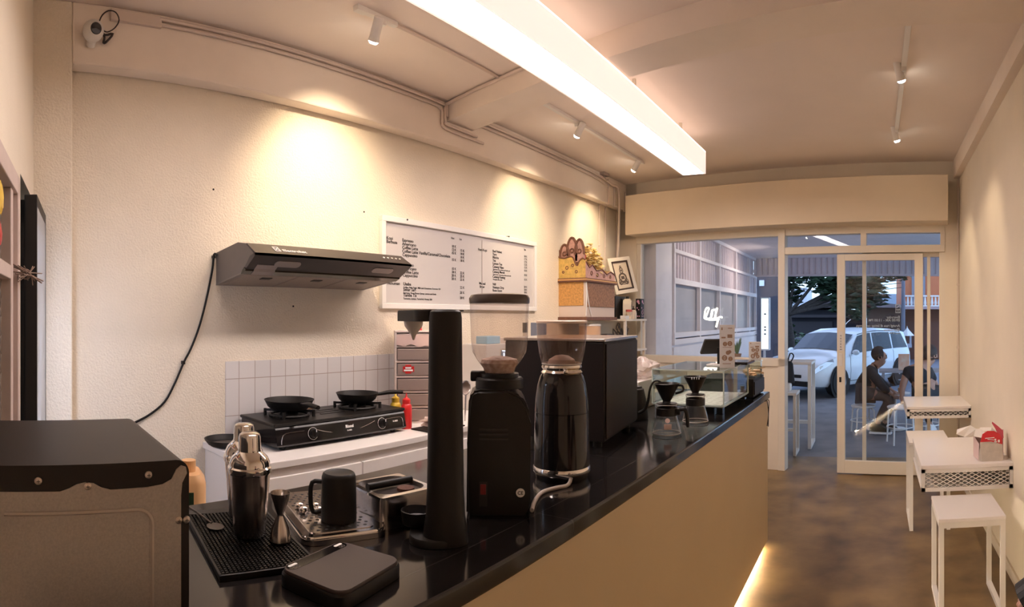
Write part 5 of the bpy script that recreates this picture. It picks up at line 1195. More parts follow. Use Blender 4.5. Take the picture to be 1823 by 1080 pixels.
bm.prism(out, -.045, .045, 'x'); bmesh.ops.bevel(bm.bm, geom=list(bm.bm.edges), offset=.012, segments=2, affect='EDGES'); bm.build('body', mat('milky_plastic', (.66, .58, .46), .4), t, smooth=True)
bm = MB(); bm.lathe([(0, 0), (.030, 0), (.030, .003), (0, .003)], n=20, sx=1.0, sy=.6, M=Matrix.Translation((.0455, -.035, .155)) @ Matrix.Rotation(PI / 2, 4, 'Y')); bm.build('handle_hole', M_ink, t)
bm = MB(); bm.cyl((0, .01, .213), (0, .01, .24), .018); bm.build('cap', M_blackm, t)
MB().box((.0455, -.0, .07), (.047, .055, .13)).build('label', M_paper, t)
t = thing('jar', 'small jar with a red lid beside the white jug', 'jar', (-2.49, 5.585, 1.5205))
bm = MB(); bm.lathe([(0, 0), (.032, 0), (.032, .07), (.028, .075), (0, .075)], n=22); bm.build('body', mat('jar_cream', (.72, .60, .44), .4, noise=.4, nscale=30), t, smooth=True); bm = MB(); bm.lathe([(.034, .075), (.034, .098), (0, .099)], n=22); bm.build('lid', mat('dull_red2', (.55, .10, .08), .4), t, smooth=True)
t = thing('pump_bottle', 'squat pale bottle with a dark pump in front of the jug', 'bottle', (-2.475, 5.665, 1.5205))
bm = MB(); bm.lathe([(0, 0), (.034, 0), (.035, .06), (.030, .085), (.014, .095), (.012, .1)], n=22); bm.build('body', mat('pale_tan', (.70, .60, .48), .35), t, smooth=True); bm = MB(); bm.lathe([(.018, .098), (.018, .108), (.005, .112), (.005, .135), (0, .136)], n=14); bm.build('pump', M_blackm, t, smooth=True)
o = MB().box((-.03, -.05, 0), (.03, .05, .035), bev=.004).build('white_box', M_white); o.location = (-2.50, 5.50, 1.5205); tag(o, 'tiny white box at the left end of the corner shelf', 'box')
t = thing('floral_tin', 'black tin with pink and white flower print on the corner shelf', 'tin', (-2.50, 5.90, 1.5205))
MB().box((-.03, -.05, 0), (.03, .05, .22), bev=.004).build('body', M_blackm, t)
bm = MB()
for y, z, r in ((-.0, .19, .016), (.02, .17, .010), (-.02, .12, .008), (.015, .10, .006), (-.01, .03, .007), (.03, .03, .006)): bm.cyl((.030, y, z), (.0315, y, z), r, n=10); bm.cyl((y * .5, -.050, z), (y * .5, -.0515, z), r, n=10)
bm.torus((.0305, 0, .07), .02, .002, n=16, m=4, M=Matrix.Rotation(PI / 2, 4, 'Y')); bm.build('flower_print', mat('pink_print', (.80, .40, .50), .6), t)

# ================================================================== tables and stools along the right wall
def wall_table(lab, x0, x1, y0, y1, zt, ap):
    t = thing('wall_table', lab, 'table', (x0, y0, zt), 0, 'white tables on the right wall')
    W, D = x1 - x0, y1 - y0
    MB().box((0, 0, -.022), (W, D, 0), bev=.003).build('tabletop', M_lam, t)
    bm = MB(); s = .022
    for x in (0, W - s):
        for y in (0.004, D - s - .004): bm.box((x + .002, y, -ap), (x + s, y + s, -.022))
    for z in (-.022 - s, -ap):
        for y in (.004, D - s - .004): bm.box((0.002, y, z), (W - .002, y + s, z + s))
        for x in (0.002, W - s - .002): bm.box((x, .004, z), (x + s, D - .004, z + s))
    bm.build('frame', M_whitem, t)
    bm = MB(); bm.box((s, s, -ap + .004), (W - s, D - s, -ap + .010)); bm.build('under_shelf', M_whitem, t)
    bm = MB(); h = ap - .022 - 2 * s + .004
    bm.lattice((s, .014, -ap + s - .002), (1, 0, 0), (0, 0, 1), W - 2 * s, h, .042, .022, .0036); bm.build('front_mesh', M_whitem, t)
    bm = MB(); bm.lattice((.012, s, -ap + s - .002), (0, 1, 0), (0, 0, 1), D - 2 * s, h, .042, .022, .0036); bm.build('side_mesh', M_whitem, t)
    return t
wall_table('white wall table with mesh apron nearer the viewer, carrying the torn paper bag', .262, XR - .001, 3.33, 4.10, .690, .150)
wall_table('empty white wall table with mesh apron next to the glass door', .262, XR - .001, 4.83, 5.46, .800, .100)
def stool(lab, x0, x1, y0, y1, zt):
    t = thing('stool', lab, 'stool', ((x0 + x1) / 2, (y0 + y1) / 2, 0), 0, 'white square stools along the right wall')
    hx, hy, s = (x1 - x0) / 2, (y1 - y0) / 2, .026
    MB().box((-hx, -hy, zt - .02), (hx, hy, zt), bev=.003).build('seat', M_lam, t)
    bm = MB()
    for y in (-hy + .002, hy - s - .002): bm.box((-hx + .002, y, zt - .048), (hx - .002, y + s, zt - .02))
    for x in (-hx + .002, hx - s - .002): bm.box((x, -hy + .004, zt - .046), (x + s, hy - .004, zt - .02))
    bm.build('seat_rail', M_whitem, t)
    for x in (-hx + .002, hx - s - .002):
        for y in (-hy + .002, hy - s - .002): MB().box((x, y, 0), (x + s, y + s, zt - .048)).build('leg', M_whitem, t)
        MB().box((x, -hy + s, 0), (x + s, hy - s, s)).build('floor_rail', M_whitem, t)
    return t
stool('white square stool nearest the viewer in front of the mesh table', .318, .665, 2.93, 3.325, .520)
stool('white square stool tucked between the two wall tables', .245, .545, 4.21, 4.66, .635)
# paper bag
bq = atr(1768, 832, 3.40)
t = thing('paper_bag', 'torn open white and red paper bag on the nearer wall table', 'paper bag', (bq.x, 3.385, .691), -.12)
bm = MB(); 
def sheet(pts, thick=.0015):
    n = len(pts); V = [Vector(p) for p in pts] + [Vector(p) + Vector((0, thick, thick * .3)) for p in pts]
    bm._add(V, [tuple(range(n)), tuple(range(2 * n - 1, n - 1, -1))] + [(i, (i + 1) % n, n + (i + 1) % n, n + i) for i in range(n)])
sheet([(-.075, 0, .004), (-.055, -.010, .0), (-.02, -.012, -.012), (.02, -.010, -.010), (.055, -.008, -.012), (.07, 0, .006), (.068, .004, .06), (.066, .01, .094), (.0, .004, .112), (-.065, .008, .108), (-.072, .004, .05)])
bm.build('flap', mat('bag_kraft', (.60, .53, .46), .85, noise=.12, nscale=25, bump=.5, bscale=25), t)
bm = MB(); sheet([(-.066, .009, .105), (.067, .011, .085), (.070, .05, .12), (.055, .06, .145), (.02, .055, .165), (-.02, .05, .166), (-.05, .035, .15)]); rb = bm.build('red_panel', mat('bag_red', (.66, .025, .035), .4), t)
bm = MB()
for a, b, c, d in ((-.035, .020, .128, .132), (-.02, .018, .122, .118)): bm.bar((a, c * .0 + .022, c), (b, .022, d), .003, .004)
bm.box((.018, .015, .104), (.034, .022, .112)); bm.box((.021, .019, .115), (.031, .026, .124)); bm.box((.040, .017, .104), (.052, .024, .118)); bm.build('print', M_whiteink, rb)
bm = MB(); V = [(-.075, 0, .002), (-.072, .004, .10), (-.10, .12, .13), (-.10, .13, .002)]; sheet(V); V = [(.07, .0, .004), (.068, .01, .09), (.085, .13, .16), (.085, .14, .002)]; sheet(V); V = [(-.10, .13, .002), (.085, .14, .002), (.085, .13, .16), (-.10, .12, .13)]; sheet(V)
bm.build('side', mat('bag_pinkish', (.70, .52, .50), .6), t)
bm = MB(); sheet([(-.095, .06, .135), (-.155, .03, .135), (-.205, .02, .155), (-.20, .06, .175), (-.12, .08, .195), (-.085, .07, .175)]); sheet([(-.10, .05, .135), (-.05, .035, .128), (-.025, .045, .155), (-.06, .06, .178), (-.09, .07, .176)]); sheet([(-.07, .06, .170), (.0, .06, .160), (.06, .05, .10), (.055, .09, .14), (.01, .10, .178), (-.06, .09, .18)])
bm.build('torn_sheet', mat('bag_white', (.90, .86, .82), .8), t)
bm = MB(); sheet([(.062, .06, .10), (.08, .07, .12), (.078, .08, .16), (.045, .08, .19), (.012, .085, .215), (.010, .085, .205), (.03, .075, .175)]); bm.build('red_tongue', mat('bag_rose', (.66, .10, .14), .5), t)

# ================================================================== figures
def skin_mesh(name, verts, edges, radii, m, parent, root=0, sub=2):
    me = bpy.data.meshes.new(name); me.from_pydata([tuple(v) for v in verts], edges, []); me.materials.append(m)
    o = bpy.data.objects.new(name, me); COL.objects.link(o); o.parent = parent
    md = o.modifiers.new('skin', 'SKIN'); md.use_smooth_shade = True
    for i, r in enumerate(radii):
        sv = me.skin_vertices[0].data[i]; sv.radius = (r, r) if not isinstance(r, tuple) else r
        sv.use_root = (i == root)
    ss = o.modifiers.new('subsurf', 'SUBSURF'); ss.levels = sub; ss.render_levels = sub
    return o
class G:
    def __init__(s): s.v = []; s.e = []; s.r = []
    def add(s, p, r, to=None):
        s.v.append(Vector(p)); s.r.append(r); i = len(s.v) - 1
        if to is not None: s.e.append((to, i))
        return i
    def chain(s, pts, to=None):
        for p, r in pts: to = s.add(p, r, to)
        return to
def hand(g, wrist_i, W, d, side, up, k=1.0):
    """palm and five curled fingers: d along the hand, side towards the thumb, up out of the back of the hand"""
    d, side, up = d.normalized(), side.normalized(), up.normalized()
    pl = g.add(W + d * .045 * k, .022 * k, wrist_i); p2 = g.add(W + d * .085 * k, .021 * k, pl)
    for j, L in enumerate((.070, .078, .072, .056)):
        o = side * (.030 - .020 * j) * k; b = W + d * .092 * k + o
        g.chain([(b, .009 * k), (b + d * L * .55 * k - up * .008 * k, .0085 * k), (b + d * L * .95 * k - up * .026 * k, .007 * k)], p2)
    b = W + d * .030 * k + side * .030 * k
    g.chain([(b, .010 * k), (b + d * .028 * k + side * .016 * k - up * .008 * k, .0095 * k), (b + d * .055 * k + side * .018 * k - up * .02 * k, .008 * k)], pl)
def head(parent_body_bm, H, fwd, r=.098):
    pass
def person(lab, J, fwd, shirt, trous, shoe_m, hair_m, base):
    t = thing('person', lab, 'person', base)
    B = Vector(base); L = {k: Vector(v) - B for k, v in J.items() if not k.startswith('sleeve')}
    fwd = Vector(fwd).normalized(); up = Vector((0, 0, 1)); rt = fwd.cross(up)
    g = G()
    pv = g.add(L['pelvis'], .13); ab = g.add((L['pelvis'] + L['chest']) / 2, .125, pv); ch = g.add(L['chest'], .135, ab); nk = g.add(L['neck'], .060, ch)
    hd_ = L['head']; hb = g.add(hd_ - up * .085 + fwd * .012, .060, nk); hm = g.add(hd_ - up * .015 + fwd * .01, .088, hb); g.add(hd_ + up * .075 - fwd * .005, .070, hm)
    g.add(hd_ + fwd * .105 - up * .02, .012, hm)                       # nose
    g.add(hd_ + fwd * .082 - up * .085, .022, hb)                      # chin
    for s in ('l', 'r'):
        sh = g.add(L['shoulder_' + s], .062, ch); el = g.add(L['elbow_' + s], .044, sh); wr = g.add(L['wrist_' + s], .029, el)
        d = L['wrist_' + s] - L['elbow_' + s]
        if 'hand_' + s in L: d = L['hand_' + s] - L['wrist_' + s]
        sd = fwd if abs(d.normalized().dot(fwd)) < .8 else up
        hand(g, wr, L['wrist_' + s], d, sd - d.normalized() * sd.dot(d.normalized()), d.cross(sd))
        hp = g.add(L['hip_' + s], .088, pv); kn = g.add(L['knee_' + s], .062, hp); an = g.add(L['ankle_' + s], .042, kn)
        g.add(L['toe_' + s], .036, an)
    body = skin_mesh('body', g.v, g.e, g.r, M_skin, t)
    # ears, eyes and mouth
    bm = MB()
    for s in (-1, 1): bm = MB(); bm.torus(hd_ + rt * s * .088 - up * .02, .022, .008, n=14, m=6, M=Matrix.Rotation(math.atan2(fwd.y, fwd.x), 4, 'Z') @ Matrix.Rotation(PI / 2, 4, 'X')); bm.build('ear', M_skin, t, smooth=True)
    for s in (-1, 1): bm = MB(); bm.sphere(hd_ + fwd * .088 + rt * s * .032 + up * .005, .010, n=10); bm.build('eye', M_hair, t, smooth=True)
    bm = MB(); bm.bar(hd_ + fwd * .086 - up * .058 - rt * .022, hd_ + fwd * .086 - up * .058 + rt * .022, .006, .006); bm.build('mouth', M_hair, t)
    # hair: a close cap
    bm = MB(); bm.sphere(hd_ + up * .028 - fwd * .014, .103, n=22, sz=1.0)
    bmesh.ops.delete(bm.bm, geom=[v for v in bm.bm.verts if (v.co - hd_).dot(fwd) > .055 and (v.co - hd_).z < .075 or (v.co - hd_).z < -.06], context='VERTS')
    bm.build('hair', hair_m, t, smooth=True)
    # clothes
    g = G(); pv = g.add(L['pelvis'] - up * .02, .145); ab = g.add((L['pelvis'] + L['chest']) / 2, .145, pv); ch = g.add(L['chest'], .155, ab); g.add(L['neck'] - up * .02, .078, ch)
    for s in ('l', 'r'):
        sh = g.add(L['shoulder_' + s], .075, ch)
        f = J.get('sleeve_' + s, .95)
        if f > 1: el = g.add(L['elbow_' + s], .058, sh); g.add(L['elbow_' + s].lerp(L['wrist_' + s], f - 1), .042, el)
        else: g.add(L['shoulder_' + s].lerp(L['elbow_' + s], f), .062, sh)
    skin_mesh('shirt', g.v, g.e, g.r, shirt, t)
    g = G(); pv = g.add(L['pelvis'], .140)
    for s in ('l', 'r'):
        hp = g.add(L['hip_' + s], .100, pv); kn = g.add(L['knee_' + s], .075, hp); g.add(L['ankle_' + s].lerp(L['knee_' + s], .12), .055, kn)
    skin_mesh('trousers', g.v, g.e, g.r, trous, t)
    for s in ('l', 'r'):
        A, T = L['ankle_' + s], L['toe_' + s]; d = T - A; d.z = 0; d.normalize(); sdv = d.cross(up)
        z0 = -B.z + .002 if abs(B.z) > 1 else min(A.z, T.z) - .075
        M = Matrix(((d.x, sdv.x, 0, A.x), (d.y, sdv.y, 0, A.y), (0, 0, 1, 0), (0, 0, 0, 1)))
        zb = A.z - .095
        bm = MB(); bm.prism([(-.075, zb + .02), (.19, zb + .02), (.20, zb + .045), (.15, zb + .075), (.06, zb + .105), (.03, zb + .14), (-.06, zb + .14), (-.085, zb + .06)], -.042, .042, 'y', M)
        bmesh.ops.bevel(bm.bm, geom=list(bm.bm.edges), offset=.014, segments=2, affect='EDGES'); sh = bm.build('shoe', shoe_m, t, smooth=True)
        bm = MB(); bm.prism([(-.085, zb), (.205, zb), (.205, zb + .024), (-.085, zb + .024)], -.046, .046, 'y', M); bm.build('sole', M_whiteink, sh)
    return t
RP = 7.84
def Q(px, py, dr=0): return atr(px, py, RP + dr)
J1 = dict(pelvis=Q(1537, 695), chest=Q(1546, 668), neck=Q(1557, 651), head=Q(1566, 633),
          shoulder_l=Q(1548, 661, .17), shoulder_r=Q(1550, 662, -.17), elbow_l=Q(1572, 683, .20), elbow_r=Q(1571, 688, -.22), wrist_l=Q(1588, 696, .12), wrist_r=Q(1586, 700, -.14),
          hip_l=Q(1540, 698, .10), hip_r=Q(1540, 698, -.10), knee_l=Q(1588, 706, .16), knee_r=Q(1584, 708, -.13), ankle_l=Q(1574, 756, .20), ankle_r=Q(1560, 758, -.12), toe_l=Q(1592, 764, .20), toe_r=Q(1577, 766, -.15),
          sleeve_l=1.8, sleeve_r=1.8)
person('seated person in black jacket and brown trousers facing right beyond the glass door', J1, (1, .05, -.05), M_dark, M_trous, M_blackm, M_hair, (J1['pelvis'].x, J1['pelvis'].y, 0))
RP = 7.45
J2 = dict(pelvis=Q(1650, 700, .05), chest=Q(1636, 668), neck=Q(1645, 648), head=Q(1656, 630, .05),
          shoulder_l=Q(1615, 661, -.05), shoulder_r=Q(1655, 664, .16), elbow_l=Q(1606, 690, -.08), elbow_r=Q(1668, 692, .25), wrist_l=Q(1606, 710, -.06), wrist_r=Q(1675, 708, .35), hand_l=Q(1607, 722, -.02),
          hip_l=Q(1640, 702, -.05), hip_r=Q(1655, 702, .12), knee_l=Q(1652, 716, .30), knee_r=Q(1672, 716, .42), ankle_l=Q(1655, 760, .20), ankle_r=Q(1678, 758, .40), toe_l=Q(1662, 766, .35), toe_r=Q(1684, 765, .55),
          sleeve_l=.55, sleeve_r=.55)
person('person in black short sleeves leaning on a stool behind the door stile', J2, (.75, .65, 0), M_dark, M_dark, M_white, M_hair, (J2['pelvis'].x, J2['pelvis'].y, 0))
# round stools outside
def round_stool(lab, c, zs, r=.165):
    t = thing('round_stool', lab, 'stool', (c.x, c.y, 0), 0, 'round white stools on the porch')
    bm = MB(); bm.lathe([(0, zs - .03), (r - .01, zs - .03), (r, zs - .02), (r, zs - .006), (r - .012, zs), (0, zs)], n=30); bm.build('seat', M_white, t, smooth=True)
    for k in range(4):
        a = PI / 4 + k * PI / 2 + .3; p = Vector((math.cos(a), math.sin(a), 0))
        bm = MB(); bm.tube([p * (r * .55) + Vector((0, 0, zs - .03)), p * (r * .95) + Vector((0, 0, zs - .06)), p * (r * 1.0) + Vector((0, 0, zs - .12)), p * (r * 1.12) + Vector((0, 0, .0))], .011, n=8); bm.build('leg', M_whitem, t, smooth=True)
    bm = MB(); bm.torus((0, 0, zs * .45), r * 1.02, .007, n=28, m=6); bm.build('ring', M_whitem, t, smooth=True)
round_stool('round white stool under the seated person in the black jacket', Vector((J1['pelvis'].x, J1['pelvis'].y, 0)), .375)
c = onz(1607, 718, .44); c = atr(1603, 718, 7.2); round_stool('empty round white stool under the leaning hand beyond the door', c, .455)
c = J2['pelvis']; round_stool('round white stool behind the door stile under the leaning person', Vector((c.x, c.y, 0)), .40)
# small round table with drinks
c = atr(1592, 700, 8.0)
t = thing('porch_table', 'small round white table with drinks between the two people', 'table', (c.x + .02, c.y + .1, 0))
zt_ = .50
bm = MB(); bm.lathe([(0, zt_ - .02), (.20, zt_ - .02), (.205, zt_), (0, zt_)], n=32); bm.build('tabletop', M_white, t, smooth=True)
bm = MB(); bm.cyl((0, 0, .02), (0, 0, zt_ - .02), .02); bm.build('post', M_whitem, t); bm = MB(); bm.lathe([(0, 0), (.15, 0), (.15, .012), (.03, .022), (0, .022)], n=28); bm.build('foot', M_whitem, t)
for dx, lab in ((-.09, 'clear iced drink with a straw on the small porch table'), (.06, 'second short drink on the small porch table')):
    tt = thing('drink', lab, 'drink', (c.x + .02 + dx, c.y + .05, zt_ + .0005)); bm = MB(); bm.lathe([(0, 0), (.026, 0), (.034, .10)], n=20, cap=False); bm.build('cup', M_case, tt, smooth=True); bm = MB(); bm.lathe([(0, .002), (.025, .002), (.031, .075), (0, .075)], n=18); bm.build('liquid', mat('iced_tea', (.50, .30, .18), .3), tt, smooth=True)
    if dx < 0: bm = MB(); bm.tube([(0, 0, .05), (.02, 0, .16)], .004, smooth=1); bm.build('straw', M_blackm, tt)
# bench table behind with an orange menu
c = atr(1592, 660, 9.6)
t = thing('bench_table', 'grey slatted table on the porch carrying an orange menu holder', 'table', (c.x + .30, c.y, 0))
bm = MB(); [bm.box((-.55, -.28 + k * .11, .66), (.55, -.19 + k * .11, .69)) for k in range(5)]; bm.build('tabletop', mat('weathered_grey', (.36, .34, .36), .8, noise=.15), t)
for x in (-.50, .46):
    for y in (-.26, .22): MB().box((x, y, 0), (x + .04, y + .04, .66)).build('leg', mat('weathered_grey', (.36, .34, .36)), t)
c2_ = atr(1607, 650, 9.5); o = MB().box((-.09, -.01, 0), (.09, .02, .26), bev=.004).build('menu_holder', mat('orange_print', (.70, .30, .16), .5, color2=(.75, .62, .5), nscale=9)); o.location = (c2_.x + .02, c2_.y, .6905); tag(o, 'small orange printed menu holder on the grey porch table', 'menu holder')
# bar table and stool in the open doorway
def tall_frame(name, lab, cat, x0, x1, y0, y1, z, s):
    t = thing(name, lab, cat, ((x0 + x1) / 2, (y0 + y1) / 2, 0)); hx, hy = (x1 - x0) / 2, (y1 - y0) / 2
    MB().box((-hx, -hy, z - .03), (hx, hy, z), bev=.003).build('tabletop' if 'table' in name else 'seat', M_white, t)
    for x in (-hx + .005, hx - s - .005):
        for y in (-hy + .005, hy - s - .005): MB().box((x, y, 0), (x + s, y + s, z - .03)).build('leg', M_whitem, t)
        MB().box((x, -hy + s, 0), (x + s, hy - s, s)).build('floor_rail', M_whitem, t)
    MB().box((-hx + s, hy - s - .005, .22), (hx - s, hy - .005, .22 + s)).build('foot_rail', M_whitem, t)
a = atr(1441, 803, 6.73); b = atr(1455, 792, 7.10)
tall_frame('bar_table', 'tall narrow white bar table just outside the open doorway', 'table', -1.55, -.74, 6.80, 7.28, 1.015, .04)
tall_frame('bar_stool', 'tall white bar stool beside the bar table outside the doorway', 'stool', -1.22, -.87, 6.44, 6.755, .70, .032)
o = MB(); o.box((-.10, -.07, 0), (.10, .07, .09), bev=.02); o = o.build('folded_cloth', M_white, smooth=True); o.location = (-1.05, 6.60, .7005); tag(o, 'white folded cloth on the tall bar stool', 'cloth')
t = thing('backpack', 'black bag standing on the tall bar stool', 'bag', (-1.02, 6.66, .795), .3)
bm = MB(); bm.rrect(.10, .06, .04, 0, .24, topscale=.8, bev=.03); bm.build('bag', M_dark, t, smooth=True); bm = MB(); bm.tube([(.05, 0, .22), (.09, 0, .30), (.05, 0, .33), (.02, 0, .23)], .008); bm.build('strap', M_dark, t)
# more porch clutter
def X(px, py, r): return atr(px, py, r)
a = X(1355, 540, 11.95)
t = thing('light_box_sign', 'narrow upright light box sign glowing at the end of the porch wall', 'sign', (a.x + .06, a.y, 0))
z0, z1 = 1.53 - 54 / F * 12, 1.53 + 34 / F * 12
MB().box((-.05, -.09, z0 - .03), (.12, .09, z1 + .03), bev=.005).build('case', M_white, t); bm = MB(); bm.box((-.035, -.097, z0), (.105, -.09, z1)); pn_ = bm.build('panel', mat('sign_panel', (1, 1, 1), .5, emit=(.80, .92, 1.0), estr=.7), t)
bm = MB(); [bm.box((.02, -.0985, z0 + f * (z1 - z0)), (.06, -.097, z0 + f * (z1 - z0) + .03)) for f in (.28, .36, .42, .68)]; bm.build('print', M_ink, pn_)
MB().box((-.01, -.03, 0), (.03, .03, z0 - .03)).build('post', M_whitem, t)
t = thing('neon_reflection', 'glowing white handwritten neon word reflected in the street window', 'neon reflection', onf(1268, 562, -.03))  # glowing tubes stand in for an indoor neon's reflection in the glass
NB = lambda px, py: onf(px, py, -.03) - onf(1268, 562, -.03)
bm = MB(); bm.tube([NB(1254, 567), NB(1255, 555), NB(1258, 548), NB(1262, 549), NB(1259, 558), NB(1257, 565), NB(1262, 567), NB(1267, 562), NB(1268, 551), NB(1266, 560), NB(1267, 567), NB(1272, 566), NB(1275, 551), NB(1277, 549), NB(1274, 560), NB(1275, 567), NB(1282, 564), NB(1286, 565)], .009, n=8, smooth=4)
bm.tube([NB(1267, 553), NB(1272, 551), NB(1277, 552)], .010, n=8); bm.tube([NB(1279, 566), NB(1277, 574), NB(1275, 582)], .010, n=8); bm.tube([NB(1255, 567), NB(1266, 569), NB(1280, 568)], .010, n=8)
bm.build('tube', mat('neon_reflection_white', (1, 1, 1), .4, emit=(1.0, .92, .76), estr=1.3), t, smooth=True)
bm = MB(); [bm.cyl(NB(px, py), NB(px, py) + FN * .085, .003, n=6) for px, py in ((1258, 549), (1272, 566), (1280, 567))]; bm.build('standoff', M_case, t)  # added pins that hold the reflection's tubes off the pane
c = onf(1312, 640, .17)
MBl = MB().box((fu(1290), .10, zS - .05), (fu(1340), .28, zS - .01), FM).build('window_ledge', M_porch); tag(MBl, 'narrow ledge outside the street window', 'ledge'); MBl['kind'] = 'structure'
t = thing('potted_aloe', 'small potted aloe outside the street window behind the menu card', 'plant', (c.x, c.y, zS - .0095))
bm = MB(); bm.lathe([(0, 0), (.035, 0), (.05, .07), (.045, .07), (0, .06)], n=20); bm.build('pot', mat('terracotta', (.45, .25, .15), .8), t, smooth=True)
bm = MB(); rnd = random.Random(6)
for k in range(11):
    a = k * .8; bm.tube([(0, 0, .06), (.02 * math.cos(a), .02 * math.sin(a), .12), (.05 * math.cos(a), .05 * math.sin(a), .16 + rnd.uniform(0, .10))], [.012, .011, .001], n=6)
bm.build('leaves', mat('aloe_green', (.16, .24, .12), .5), t, smooth=True)
for lx, lab in ((-1.15, 'porch spotlight on the ceiling, nearer the window'), (-1.45, 'second small porch spotlight further along the ceiling')):
    L = Vector((lx, 7.6 if lx > -1.3 else 9.9, 2.60)); t = thing('porch_spotlight', lab, 'spotlight', (L.x, L.y, 2.74)); bm = MB(); bm.cyl((0, 0, -.10), (.0, 0, .001), .03); bm.build('head', M_white, t); bm = MB(); bm.cyl((0, 0, -.105), (0, 0, -.10), .024); bm.build('lens', M_bulb, t)
    lamp('SPOT', 'porch_beam', L + Vector((0, 0, -.12)), 24.0, (1.0, .82, .66), target=L + Vector((-1.0, -.2, -.7)), spot_size=2.4, spot_blend=1.0, shadow_soft_size=.03)
lamp('SPOT', 'porch_beam', Vector((.4, 8.2, 2.70)), 12.0, (1.0, .82, .66), target=Vector((.4, 8.3, 0)), spot_size=2.4, spot_blend=1.0, shadow_soft_size=.05)

